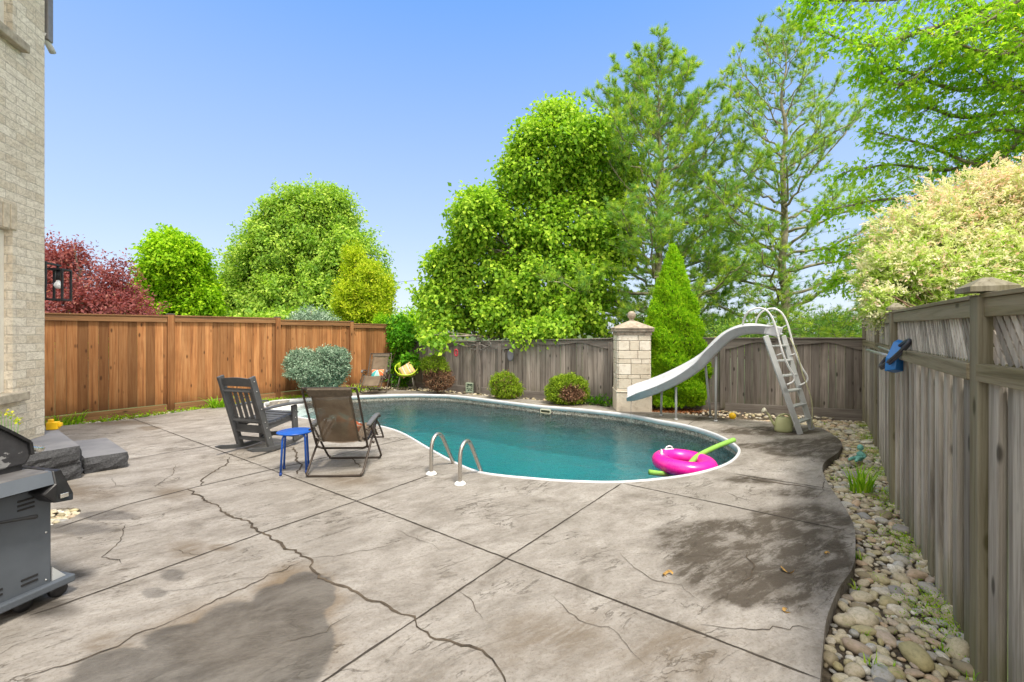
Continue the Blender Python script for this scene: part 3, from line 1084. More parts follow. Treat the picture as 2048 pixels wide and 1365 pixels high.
ang = math.atan2(-.95, .31)                                 # local +X runs along the wall towards the camera
house = empty('brick_house', cor, ang)
tag(house, 'beige rough-faced brick house wall with stone window sills at the left edge', 'house')
# local: X along wall, +Y = outward (towards the yard), Z up
D_ = -.12
def wall_panels(m):
    x = [0, .5, 2.4, 6.2]
    zs = [0, .94, 2.72, 4.84, 6.6]
    def q(x0, x1, z0, z1): m.add([(x0, 0, z0), (x1, 0, z0), (x1, 0, z1), (x0, 0, z1)], [(0, 1, 2, 3)])
    q(0, .5, 0, 6.6); q(2.4, 7.5, 0, 6.6)
    q(.5, 2.4, 0, .94); q(.5, 2.4, 2.72, 4.84); q(.5, 2.4, 6.4, 6.6)
    for z0, z1 in ((.94, 2.72), (4.84, 6.4)):
        m.add([(.5, 0, z0), (.5, D_, z0), (.5, D_, z1), (.5, 0, z1)], [(0, 1, 2, 3)])
        m.add([(2.4, 0, z0), (2.4, D_, z0), (2.4, D_, z1), (2.4, 0, z1)], [(3, 2, 1, 0)])
        m.add([(.5, 0, z1), (.5, D_, z1), (2.4, D_, z1), (2.4, 0, z1)], [(0, 1, 2, 3)])
    m.add([(0, 0, 0), (0, 0, 6.6), (0, -5, 6.6), (0, -5, 0)], [(0, 1, 2, 3)])          # side wall
    m.add([(0, -5, 0), (0, -5, 6.6), (7.5, -5, 6.6), (7.5, -5, 0)], [(0, 1, 2, 3)])
    m.add([(7.5, 0, 0), (7.5, 0, 6.6), (7.5, -5, 6.6), (7.5, -5, 0)], [(3, 2, 1, 0)])
m = MB()
wall_panels(m)
m.build('wall', BRICK, house)
# soldier course over the lower window
m = MB()
for i in range(19):
    m.rnd().box((.45 + .05 + i * .104, .004, 2.86), (.092, .02, .27), bev=.006)
m.build('lintel', simple('lintel_brick', (.56, .48, .37), .9, 0, .2, 20, .9, 40), house)
for z0, z1 in ((.94, 2.72), (4.84, 6.4)):
    wn = empty('window', (0, 0, 0))
    wn.parent = house
    m = MB()
    for b in (((.5 + .05, D_ + .02, (z0 + z1) / 2), (.10, .06, z1 - z0)), ((2.35, D_ + .02, (z0 + z1) / 2), (.10, .06, z1 - z0)), ((1.45, D_ + .021, z0 + .05), (1.7, .06, .10)), ((1.45, D_ + .021, z1 - .05), (1.7, .06, .10)), ((1.45, D_ + .022, (z0 + z1) / 2), (.07, .05, z1 - z0 - .2))):
        m.box(b[0], b[1], bev=.008)
    m.build('frame', winm, wn)
    MB().box((1.45, D_ - .01, (z0 + z1) / 2), (1.72, .01, z1 - z0 - .1)).build('pane', glassm, wn)
    MB().box((1.45, .0, z0 - .05), (2.16, .16, .10), bev=.012).build('sill', limest, wn)
gut = simple('gutter_paint', (.20, .19, .19), .5, 0, .1)
gutw = simple('downspout_paint', (.62, .62, .60), .45, 0, .1)
m = MB()
m.box((-.11, -.06, 5.88), (.10, .12, 1.42), bev=.01)
m.build('corner_trim', gut, house)
m = MB()
m.tube([(-.06, -.05, 5.24), (-.10, -.05, 5.20), (-.20, -.05, 5.13), (-.24, -.05, 5.10)], .035, 10)
m.build('downspout', gutw, house)
m = MB()
m.box((3.5, -.0, 6.72), (8.4, 1.3, .2), bev=.02)
m.build('eave', gut, house)

# wall lantern on the hidden side wall
blackm = simple('lantern_black', (.03, .03, .035), .45, .3, .2)
LX = -.31
lan = empty('wall_lantern', cor + Matrix.Rotation(ang, 3, 'Z') @ Vector((-.28, -.02, 2.2)), ang)
tag(lan, 'black box wall lantern with a clear bulb on the brick corner', 'lantern')
m = MB()
for z in (-.19, .19):
    for b in (((0, .085, z), (.19, .02, .02)), ((0, -.085, z), (.19, .02, .02)), ((.085, 0, z), (.02, .152, .0204)), ((-.085, 0, z), (.02, .152, .0204))):
        m.box(*b)
for x in (-.085, .085):
    for y in (-.085, .085):
        m.box((x, y, 0), (.021, .021, .362))
m.box((0, 0, .197), (.10, .10, .012))
m.box((.11, 0, .245), (.30, .03, .022))
m.box((0, 0, .222), (.02, .02, .03))
m.box((.262, -.02, .1), (.02, .10, .32))
m.build('frame', blackm, lan, bev=.002)
m = MB()
m.tube([(0, 0, .19), (0, 0, .06)], .022, 12)
m.build('socket', blackm, lan)
g = NT('bulb_glass')
g.set((.85, .87, .88), .12, 0, .8)
MB().lathe([(.015, .06), (.02, .04), (.036, .012), (.040, -.012), (.030, -.038), (.01, -.05)], n=18).build('bulb', g.m, lan)

# ---------------------------------------------------------------- granite steps
gran = NT('granite')
c = gran.coord()
f1, f2 = gran.noise(c, 6, 6, .7), gran.noise(c, 70, 4, .7)
gran.set(gran.ramp(f2, [(.3, (.035, .036, .040)), (.7, (.10, .102, .11))]), .85, 0, .25)
gran.bump(gran.noise(c, 14, 6, .7), .7, .02)
granite_side = gran.m
gran = NT('granite_top')
c = gran.coord()
gran.set(gran.mix(gran.maprange(gran.noise(c, 3, 5), .35, .7), (.14, .142, .155), (.19, .19, .2)), .8, 0, .25)
gran.bump(gran.noise(c, 150, 3), .3, .003)
granite_top = gran.m
def slab(name, label, foot, z0, z1, seed):
    """rock-faced block: subdivided sides pushed about, sawn flat top"""
    c0 = sum((Vector((x, y, 0)) for x, y in foot), Vector()) / len(foot)
    c0.z = z0
    rr = random.Random(seed)
    e = empty(name, c0)
    tag(e, label, 'step')
    n_ = len(foot)
    ring = []
    for i in range(n_):
        a, b = Vector((*foot[i], 0)), Vector((*foot[(i + 1) % n_], 0))
        k = max(2, int((b - a).length / .05))
        nn = Vector(((b - a).y, -(b - a).x, 0)).normalized()
        ring += [(a.lerp(b, j / k), nn, j == 0) for j in range(k)]
    levels = 6
    vs, fs = [], []
    m_ = len(ring)
    for li in range(levels):
        t = li / (levels - 1)
        for p, nn, corner in ring:
            d = 0 if li in (levels - 1,) else (.022 * math.sin(t * PI) + .02 * (mnoise.noise(p * 9 + Vector((0, 0, t * 4 + seed))) + rr.uniform(-.25, .25)))
            vs.append(p + nn * d * (0 if corner else 1) + Vector((0, 0, t * (z1 - z0))) - Vector((c0.x, c0.y, 0)))
    for li in range(levels - 1):
        for k in range(m_):
            l = (k + 1) % m_
            fs.append((li * m_ + k, li * m_ + l, (li + 1) * m_ + l, (li + 1) * m_ + k))
    s = MB()
    s.add(vs, fs)
    s.build('rough_face', granite_side, e)
    s = MB()
    s.add([v + Vector((0, 0, .0015)) for v in vs[-m_:]], [tuple(range(m_))])
    s.build('sawn_top', granite_top, e)
fr = [(-4.82, 4.96), (-4.56, 5.22), (-5.46, 5.92), (-5.74, 5.72)]
bk = [(-4.98, 4.42), (-4.73, 4.83), (-5.92, 5.72), (-6.4, 5.2), (-5.9, 4.3)]
bk2 = [(x * .995 - .015, y * .995) for x, y in bk]
slab('granite_step', 'low dark granite block in front as the bottom step by the house', fr, 0, .18, 1)
slab('granite_step', 'dark rock-faced granite block on the slab under the upper step block', bk, 0, .178, 2)
slab('granite_step', 'upper dark granite block topmost of the step stack by the brick corner', bk2, .182, .36, 3)
yel = simple('yellow_plastic', (.85, .52, .01), .4, 0, .05)
e = empty('yellow_toy', (-6.02, 5.83, .0), R(25))
e.location = (-5.84, 5.60, .364)
e.scale = (.7, .7, .8)
tag(e, 'small bright yellow plastic toy on the upper granite step by the brick corner', 'toy')
m = MB()
m.box((0, 0, .06), (.16, .12, .12), bev=.012)
m.box((-.03, 0, .14), (.07, .07, .05), bev=.012)
m.box((.10, .0, .07), (.05, .07, .06), bev=.01)
m.build('toy_body', yel, e)

# ---------------------------------------------------------------- brown fence
cedar = wood('cedar_boards', (.46, .235, .10), (.34, .145, .052), (.16, .062, .026), 2, dirt_z=.22)
cedar_rail = wood('cedar_rail', (.42, .235, .11), (.30, .15, .065), (.13, .075, .045), 0, knots=True)
cap_m = simple('post_cap', (.10, .09, .085), .6, 0, .2)
a0, a1 = BFp(5.2), BFp(13.55)
dirb = (a1 - a0).normalized()
bang = math.atan2(dirb.y, dirb.x)
bf = empty('brown_fence', a0, bang)
tag(bf, 'reddish brown stained board fence with square posts behind the shrub on the left', 'fence')
Lf = (a1 - a0).length
posts = [(BFp(y) - a0).length for y in (5.75, 7.36, 9.08, 10.80, 12.42)]
BH = 1.94
rngb = random.Random(3)
def bh(s): return 1.90 + .06 * (1 - abs(s / Lf - .6)) - .10 * max(0, s / Lf - .65) / .35
for s in posts:
    m = MB().rnd()
    m.box((s, .0, (bh(s) + .03) / 2 - .03), (.115, .115, bh(s) + .09), bev=.008)
    p = m.build('post', cedar, bf)
    m = MB()
    m.box((s, 0, bh(s) + .022), (.125, .125, .02), bev=.004)
    m.build('post_cap', cap_m, p)
ends = [0] + posts + [Lf]
for a, b in zip(ends[:-1], ends[1:]):
    if b - a < .15: continue
    xa, xb = a + .06, b - .06
    h = bh((a + b) / 2) - .03
    m = MB()
    x = xa
    m.rng = rngb
    while x < xb - .02:
        w_ = min(rngb.uniform(.135, .145), xb - x)
        m.rnd().box((x + w_ / 2, .012 + rngb.uniform(-.002, .002) - (.008 if rngb.random() < .5 else 0), (h - .12) / 2 + .12), (w_ - rngb.uniform(.002, .006), .018, h - .14))
        x += w_
    m.build('board_panel', cedar, bf)
    m = MB().rnd()
    m.box(((xa + xb) / 2, -.03, h - .055), (xb - xa - .004, .035, .11), bev=.004)
    m.build('top_rail', cedar_rail, bf)
    m = MB().rnd()
    m.box(((xa + xb) / 2, -.012, h + .012), (xb - xa - .004, .10, .024), bev=.004)
    m.build('cap_rail', cedar_rail, bf)
    m = MB().rnd()
    m.box(((xa + xb) / 2, -.03, .01), (xb - xa - .004, .035, .22), bev=.004)
    m.build('bottom_rail', cedar_rail, bf)

# ---------------------------------------------------------------- grey fence across the back
gold = wood('grey_boards', (.33, .295, .27), (.22, .19, .17), (.095, .08, .07), 2, green=.0, moss=(.10, .10, .045))
grail = wood('grey_rail', (.34, .31, .28), (.24, .21, .19), (.11, .095, .085), 0)
def grey_fence(name, label, pts, heights, posts_every, seed, orn=None):
    root = empty(name, pts[0])
    tag(root, label, 'fence')
    rr = random.Random(seed)
    for i, (a, b) in enumerate(zip(pts[:-1], pts[1:])):
        L = (b - a).length
        an = math.atan2((b - a).y, (b - a).x)
        h0, h1 = heights[i], heights[i + 1]
        nb = max(1, round(L / posts_every))
        for k in range(nb):
            s0, s1 = L * k / nb, L * (k + 1) / nb
            ha, hb = h0 + (h1 - h0) * k / nb, h0 + (h1 - h0) * (k + 1) / nb
            o = a - pts[0]
            def fin(ob):
                ob.location = (o.x, o.y, 0)
                ob.rotation_euler = (0, 0, an)
                return ob
            m = MB()
            m.rng = rr
            x = s0
            while x < s1 - .02:
                w_ = min(rr.uniform(.12, .15), s1 - x)
                f = (x - s0) / (s1 - s0)
                m.rnd().box((x + w_ / 2, .01 + (.010 if rr.random() < .5 else 0), (ha + (hb - ha) * f) / 2 - .03), (w_ - rr.uniform(.003, .011), .018, ha + (hb - ha) * f - .06))
                x += w_
            fin(m.build('board_panel', gold, root))
            # scalloped fascia under the cap
            m = MB().rnd()
            N = 40
            tp, bt = [], []
            for j in range(N + 1):
                t = j / N
                hh = ha + (hb - ha) * t
                e_ = abs(2 * t - 1)
                dep = .10 + .13 * (max(0, (e_ - .45) / .55) ** 1.3) + .035 * math.exp(-((t - .5) / .05) ** 2) + .02 * math.sin(e_ * 9)
                x = s0 + .004 + (s1 - s0 - .008) * t
                tp.append((x, hh - .012)); bt.append((x, hh - dep))
            vs = [(x, -.03, z) for x, z in tp] + [(x, -.03, z) for x, z in bt] + [(x, -.005, z) for x, z in tp] + [(x, -.005, z) for x, z in bt]
            M_ = N + 1
            fs = [(j, j + 1, M_ + j + 1, M_ + j) for j in range(N)] + [(2 * M_ + j, 3 * M_ + j, 3 * M_ + j + 1, 2 * M_ + j + 1) for j in range(N)] + [(M_ + j, M_ + j + 1, 3 * M_ + j + 1, 3 * M_ + j) for j in range(N)]
            m.add(vs, [f[::-1] for f in fs])
            fin(m.build('scalloped_board', grail, root))
            m = MB().rnd()
            m.bar((s0 + .003, -.01, ha), (s1 - .003, -.01, hb), .13, .022, bev=.003)
            fin(m.build('cap_rail', grail, root))
            m = MB().rnd()
            m.box(((s0 + s1) / 2, -.014, -.005), (s1 - s0 - .005, .03, .27), bev=.003)
            fin(m.build('kick_board', grail, root))
            m = MB().rnd()
            m.box((s1 - .0, -.02, hb / 2 - .03), (.095, .075, hb - .10), bev=.005)
            fin(m.build('post', gold, root))
    return root
gf1 = grey_fence('grey_fence', 'low weathered grey board fence with scalloped top left of the stone pillar', GF[:4], [1.30, 1.33, 1.38, 1.46], 2.3, 1)
gf2 = grey_fence('grey_fence', 'weathered grey board fence with scalloped top behind the slide right of the pillar', GF[3:], [1.47, 1.48, 1.49], 2.4, 2)

# turned finial post with iron scrolls on the left grey fence
p = G(958, 789)
fp = P(958, 700, 12.05)
e = empty('trellis_ornament', (P(958, 700, 11.74).x, 11.74, 0), math.atan2(-1.1, 1.7))
tag(e, 'weathered timber post with finial and scrolled arms on the grey fence', 'fence ornament')
m = MB().rnd()
m.box((0, -.03, .66), (.12, .06, 1.36), bev=.006)
m.build('post', gold, e)
m = MB()
m.box((0, -.02, 1.40), (.15, .13, .03), bev=.004)
m.box((0, -.02, 1.44), (.09, .09, .05), bev=.01)
m.build('finial', cap_m, e)
m = MB()
for sgn in (-1, 1):
    pts = [(sgn * (.05 + .34 * t), -.075, 1.24 + .03 * math.sin(t * PI * 2)) for t in np.linspace(0, 1, 14)]
    pts += [(sgn * (.39 + .05 * math.sin(u)), -.075, 1.24 + .05 - .05 * math.cos(u)) for u in np.linspace(0.3, PI * 1.7, 10)]
    m.tube(pts, .014, 6)
    m.tube([(sgn * (.05 + .30 * t), -.072, 1.14 + .07 * t * t) for t in np.linspace(0, 1, 8)], .012, 6)
m.build('scroll', simple('scroll_grey', (.14, .13, .12), .8), e)

# ---------------------------------------------------------------- grey fence along the right
mossy = (.155, .145, .035)
pick = wood('picket_wood', (.50, .47, .425), (.33, .305, .27), (.13, .115, .098), 2, moss=(.15, .145, .05), green=.05)
postw = wood('post_wood', (.32, .30, .235), (.235, .215, .165), (.10, .085, .06), 2, moss=mossy, green=.35)
railw = wood('rail_wood', (.36, .32, .24), (.27, .235, .165), (.12, .10, .07), 0, moss=mossy, green=.3)
latw = wood('lattice_wood', (.58, .54, .48), (.40, .36, .315), (.17, .15, .13), 2, knots=False)
slatb = wood('back_slat_wood', (.15, .13, .11), (.095, .08, .068), (.04, .035, .03), 2, knots=False)
backw = wood('back_board', (.17, .13, .10), (.12, .09, .07), (.06, .045, .035), 2, moss=(.07, .065, .03))
rf = empty('grey_lattice_fence', RF[0])
tag(rf, 'tall weathered grey picket fence with slanted slat band along the right side', 'fence')
rr = random.Random(9)
def place(ob, a):
    o = a[0] - RF[0]
    ob.location = (o.x, o.y, 0)
    ob.rotation_euler = (0, 0, a[1])
    return ob
TOPH = [1.83, 1.80, 1.785, 1.765, 1.76, 1.75]
for i, (a, b) in enumerate(zip(RF[:-1], RF[1:])):
    L = (b - a).length
    an = math.atan2((b - a).y, (b - a).x)
    A_ = (a, an)
    # local +X towards the camera; the yard is on local -Y ... (right-hand side of travel)
    ny = -1
    h0, h1 = TOPH[i], TOPH[i + 1]
    x0, x1 = .055, L - .055
    nst = int((x1 - x0) / .205)
    stp = (x1 - x0) / nst
    m = MB(); m.rng = rr
    mbk = MB(); mbk.rng = rr
    for k in range(nst):
        xc = x0 + stp * (k + .5)
        w_ = rr.uniform(.088, .112)
        m.rnd().box((xc - .03, -.028 + rr.uniform(-.004, .004), .62), (w_, .036, 1.50), Matrix.Rotation(rr.uniform(-.006, .006), 4, 'Y'), bev=.013)
        m.rnd().box((xc + .062, -.012, .62), (.062, .022, 1.48), bev=.008)
        mbk.rnd().box((xc + stp / 2 - .02, .022, .62), (.15, .018, 1.48))
    place(m.build('picket_panel', pick, rf), A_)
    place(mbk.build('back_boards', backw, rf), A_)
    # slanted slat band, a second layer leaning the other way behind it
    m = MB(); m.rng = rr
    zb, zt = 1.445, (h0 + h1) / 2 - .05
    hh = zt - zb
    lean = .11
    x = x0 - .02
    while x < x1 - .01:
        xa = x
        xb_ = x + lean
        za, ztt = zb, zt
        if xb_ > x1: ztt = zb + hh * (x1 - x) / lean; xb_ = x1
        if ztt - za > .03:
            m.rnd().bar((max(xa, x0), -.004, za), (xb_, -.004, ztt), .034, .008, up=(0, -1, 0))
        x += .042
    place(m.build('back_slats', slatb, rf), A_)
    m = MB(); m.rng = rr
    x = x0
    while x < x1 + .19:
        xa, xb_ = x, x - .19
        za, zz_ = zb, zt
        if xb_ < x0: zz_ = zb + hh * max(0, (x - x0)) / .19; xb_ = x0
        if xa > x1: za = zb + hh * (x - x1) / .19; xa = x1
        if zz_ - za > .03:
            m.rnd().bar((xa, -.020, za), (xb_, -.020, zz_), .034, .010, up=(0, -1, 0))
        x += .058
    place(m.build('slat_band', latw, rf), A_)
    m = MB().rnd()
    m.bar((x0, -.032, h0 - .045), (x1, -.032, h1 - .045), .05, .09, bev=.004)
    m.bar((x0, -.012, h0 + .012), (x1, -.012, h1 + .012), .11, .022, bev=.003)
    place(m.build('top_rail', railw, rf), A_)
    m = MB().rnd()
    m.bar((x0, -.055, 1.405), (x1, -.055, 1.400), .05, .085, bev=.004)
    place(m.build('middle_rail', railw, rf), A_)
    m = MB().rnd()
    m.box((.03, -.034, (h0 - .1) / 2), (.088, .09, h0 + .12), bev=.006)
    p = place(m.build('post', postw, rf), A_)
    if i == 3 or True:
        m = MB().rnd()
        cw = .085 if i == 3 else .065
        m.lathe([(cw * 1.42, h0 + .03), (cw * 1.42, h0 + .055), (cw * .3, h0 + .10)], (.03, -.034, 0), 4, Matrix.Rotation(R(45), 3, 'Z'))
        o = m.build('post_cap', postw, p)
        for f in o.data.polygons: f.use_smooth = False

# ---------------------------------------------------------------- stone pillar
lime = NT('pillar_stone')
tc = lime.new('ShaderNodeTexCoord')
a = lime.attr()
f1 = lime.noise(tc.outputs['Object'], 9, 6, .7, .5)
f2 = lime.noise(tc.outputs['Object'], 55, 4, .7)
col = lime.ramp(a, [(0, (.54, .48, .39)), (.5, (.61, .55, .46)), (1, (.68, .63, .55))])
col = lime.mix(lime.maprange(f1, .48, .72, 0, .6), col, (.30, .24, .17))
lime.set(col, .9, 0, .2)
lime.bump(lime.math('ADD', f1, lime.math('MULTIPLY', f2, .6)), .8, .012)
lime = lime.m
capst = simple('cap_stone', (.36, .30, .24), .9, 0, .3, 12, .8, 60)
pc = G(1263, 822)
pc = Vector((2.50, 9.20, 0))
pl = empty('stone_pillar', pc, R(-6))
tag(pl, 'square pale stone pillar with ball finial between the two grey fences', 'pillar')
m = MB().rnd()
m.box((0, 0, .16), (.70, .66, .42), bev=.01)
m.build('plinth', lime, pl)
m = MB().rnd()
m.box((0, 0, .395), (.72, .68, .045), bev=.018)
m.box((0, 0, .435), (.68, .64, .035), bev=.012)
m.build('moulding', lime, pl)
m = MB()
m.box((0, 0, .98), (.60, .56, 1.08))
m.val = .3
z = .452
pr = random.Random(4)
hs = [.20, .085, .22, .10, .17, .20, .13]
for i, h in enumerate(hs):
    for face in range(4):
        M4 = Matrix.Rotation(face * PI / 2, 4, 'Z')
        wid, dep = (.63, .295) if face % 2 == 0 else (.59, .315)
        cuts = [0] + sorted([.5 + pr.uniform(-.15, .15)] if i % 2 == 0 else [.36 + pr.uniform(-.06, .06), .7 + pr.uniform(-.06, .06)]) + [1]
        for u0, u1 in zip(cuts[:-1], cuts[1:]):
            m.rnd().box(M4 @ Vector((-wid / 2 + wid * (u0 + u1) / 2, -dep, z + h / 2)), (wid * (u1 - u0) - .008, .045, h - .008), M4, bev=.009)
    z += h
m.build('shaft', lime, pl)
m = MB().rnd()
m.box((0, 0, 1.575), (.70, .66, .07), bev=.01)
m.box((0, 0, 1.64), (.78, .74, .065), bev=.02)
o = m.build('cornice', capst, pl)
m = MB().rnd()
m.lathe([(.55, 1.673), (.55, 1.69), (.07, 1.845)], n=4, M=Matrix.Rotation(R(45), 3, 'Z'))
o = m.build('cap', capst, pl)
for f in o.data.polygons: f.use_smooth = False
m = MB().rnd()
m.lathe([(.05, 1.835), (.045, 1.86), (.05, 1.88)], n=16)
m.sphere((0, 0, 1.955), .088, n=20, m=14)
m.build('ball', capst, pl)
# ---------------------------------------------------------------- rocking chair
grayp = simple('chair_charcoal', (.075, .077, .082), .55, 0, .18, 6, .25, 160)
screwm = simple('screw_steel', (.55, .55, .55), .35, 1, .05)
rc = empty('rocking_chair', (-3.42, 6.10, 0), R(-17))
tag(rc, 'charcoal slatted rocking chair beside the blue stool facing the pool', 'rocking chair')
def rock_z(y): return .02 + .30 * (y + .02) ** 2
for sx in (-1, 1):
    m = MB()
    pts = [(sx * .265, y, rock_z(y) + .022) for y in np.linspace(-.52, .46, 15)]
    for a, b in zip(pts[:-1], pts[1:]):
        pass
    vs, fs = [], []
    for i, (x, y, z) in enumerate(pts):
        hh = .030 if 0 < i < 14 else .010
        for dx, dz in ((-.019, -hh + .008), (.019, -hh + .008), (.019, hh), (-.019, hh)): vs.append((x + dx, y, z + dz))
    for i in range(14):
        for k in range(4):
            l = (k + 1) % 4
            fs.append((i * 4 + k, i * 4 + l, i * 4 + 4 + l, i * 4 + 4 + k))
    fs += [(0, 3, 2, 1), (56, 57, 58, 59)]
    m.add(vs, [f[::-1] for f in fs])
    m.build('rocker', grayp, rc, bev=.004)
    m = MB()
    m.bar((sx * .262, -.16, rock_z(-.16) + .04), (sx * .262, -.46, 1.03), .036, .085, up=(0, 1, .3), bev=.004)
    bp = m.build('back_post', grayp, rc)
    m = MB()
    for z in (.20, .34, .42, .60, .84, .97):
        y = -.16 - (z - .07) * .3125
        m.sphere((sx * .2815, y, z), .007, n=8, m=5)
    m.build('screws', screwm, bp)
    m = MB()
    m.bar((sx * .30, .235, rock_z(.235) + .04), (sx * .30, .20, .575), .036, .085, up=(0, 1, 0), bev=.004)
    fp_ = m.build('front_leg', grayp, rc)
    m = MB()
    for z in (.2, .40, .5): m.sphere((sx * .3185, .21, z), .007, n=8, m=5)
    m.build('screws', screwm, fp_)
    m = MB()                                             # broad curved arm
    vs = []
    for t in np.linspace(0, 1, 12):
        y = -.30 + .64 * t
        hw = .028 + .030 * math.sin(min(1, t * 1.15) * PI / 2) - (.03 * max(0, t - .88) / .12)
        z = .585 + .012 * math.sin(t * PI) - .012 * max(0, t - .8) / .2
        xc = sx * (.295 + .02 * t)
        vs += [(xc - hw, y, z), (xc + hw, y, z), (xc + hw, y, z + .024), (xc - hw, y, z + .024)]
    fs = [(i * 4 + k, i * 4 + 4 + k, i * 4 + 4 + (k + 1) % 4, i * 4 + (k + 1) % 4) for i in range(11) for k in range(4)] + [(0, 1, 2, 3), (47, 46, 45, 44)]
    m.add(vs, fs)
    m.build('armrest', grayp, rc, bev=.005)
    m = MB()
    m.bar((sx * .245, -.24, .345), (sx * .262, .26, .415), .03, .085, bev=.004)
    m.build('seat_rail', grayp, rc)
m = MB()
for k in range(7):
    t = k / 6
    y = -.19 + .47 * t
    m.box((0, y, .392 + .062 * t - .018 * math.sin(t * PI)), (.55, .072, .02), Matrix.Rotation(R(7 - 8 * (t < .4)), 4, 'X'), bev=.004)
m.build('seat', grayp, rc)
def bpt(z, off=0): return (-.16 - (z - .07) * .3125 + off, z)
m = MB()
y, z = bpt(.955)
vsr = []
N = 12
for i in range(N + 1):
    x = -.245 + .49 * i / N
    crest = .018 * math.sin(i / N * PI)
    for (dy, zz) in ((-.013, -.055), (.013, -.055), (.013, .045 + crest), (-.013, .045 + crest)):
        vsr.append((x, y + dy - zz * .31, z + zz))
fs = [(i * 4 + k, i * 4 + 4 + k, i * 4 + 4 + (k + 1) % 4, i * 4 + (k + 1) % 4) for i in range(N) for k in range(4)] + [(0, 1, 2, 3), (N * 4 + 3, N * 4 + 2, N * 4 + 1, N * 4)]
m.add(vsr, fs)
m.build('top_rail', grayp, rc, bev=.003)
for z in (.845, .44):
    m = MB()
    y, _ = bpt(z)
    m.bar((-.245, y, z), (.245, y, z), .028, .05, up=(0, .3, 1), bev=.004)
    m.build('back_rail', grayp, rc)
for k in range(5):
    x = -.18 + .09 * k
    m = MB()
    y0, _ = bpt(.465); y1, _ = bpt(.82)
    m.bar((x, y0, .462), (x, y1, .823), .052, .016, up=(0, 1, .3), bev=.004)
    m.build('slat', grayp, rc)
m = MB()
m.box((0, -.225, .31), (.49, .026, .10), bev=.004)
m.build('apron', grayp, rc)
m = MB()
m.box((0, .262, .372), (.56, .026, .075), bev=.004)
m.build('apron', grayp, rc)
for y, z in ((-.19, .17), (.21, .15)):
    m = MB()
    m.box((0, y, z), (.50 if y < 0 else .56, .028, .05), bev=.004)
    m.build('stretcher', grayp, rc)

# ---------------------------------------------------------------- blue stool
bluem = simple('blue_paint', (.008, .085, .42), .38, 0, .08, 5)
st = empty('stool', G(593, 938), R(20))
st.location = (-2.50, 5.07, 0)
tag(st, 'small round bright blue stool with four metal legs between the two chairs', 'stool')
m = MB()
m.lathe([(.150, .447), (.188, .449), (.194, .455), (.192, .463), (.184, .466), (.03, .466)], n=36)
m.build('seat', bluem, st)
for k in range(4):
    a = PI / 4 + k * PI / 2
    ca, sa = math.cos(a), math.sin(a)
    m = MB()
    m.tube([(ca * r, sa * r, z) for r, z in ((.06, .438), (.12, .438), (.142, .434), (.155, .422), (.162, .40), (.185, .02))], .0115, 10)
    lg = m.build('leg', bluem, st)
    m = MB()
    m.tube([(ca * .184, sa * .184, .035), (ca * .1865, sa * .1865, .0)], .0145, 10)
    m.build('foot_cap', simple('stool_foot', (.01, .05, .25), .6), lg)

# ---------------------------------------------------------------- reclining mesh chairs
fr_m = simple('bronze_tube', (.062, .047, .038), .38, .4, .2, 9)
arm_m = simple('grey_armrest', (.11, .11, .115), .55, 0, .15, 9)
cord_m = simple('bungee_cord', (.30, .26, .21), .8, 0, .3, 40)
nm = NT('sling_mesh')
c = nm.coord()
wv1 = nm.new('ShaderNodeTexChecker')
wv1.inputs['Scale'].default_value = 300
nm.l(c, wv1.inputs['Vector'])
nm.set(nm.mix(nm.maprange(nm.noise(c, 5, 5), .35, .7), (.145, .105, .072), (.215, .165, .115)), .75, 0, .2)
trn = nm.new('ShaderNodeBsdfTransparent')
mx = nm.new('ShaderNodeMixShader')
mx.inputs[0].default_value = .26
nm.l(nm.b.outputs[0], mx.inputs[1]); nm.l(trn.outputs[0], mx.inputs[2]); nm.l(mx.outputs[0], nm.out.inputs[0])
sling_m = nm.m
hem_m = simple('sling_hem', (.10, .078, .055), .8, 0, .2, 30)
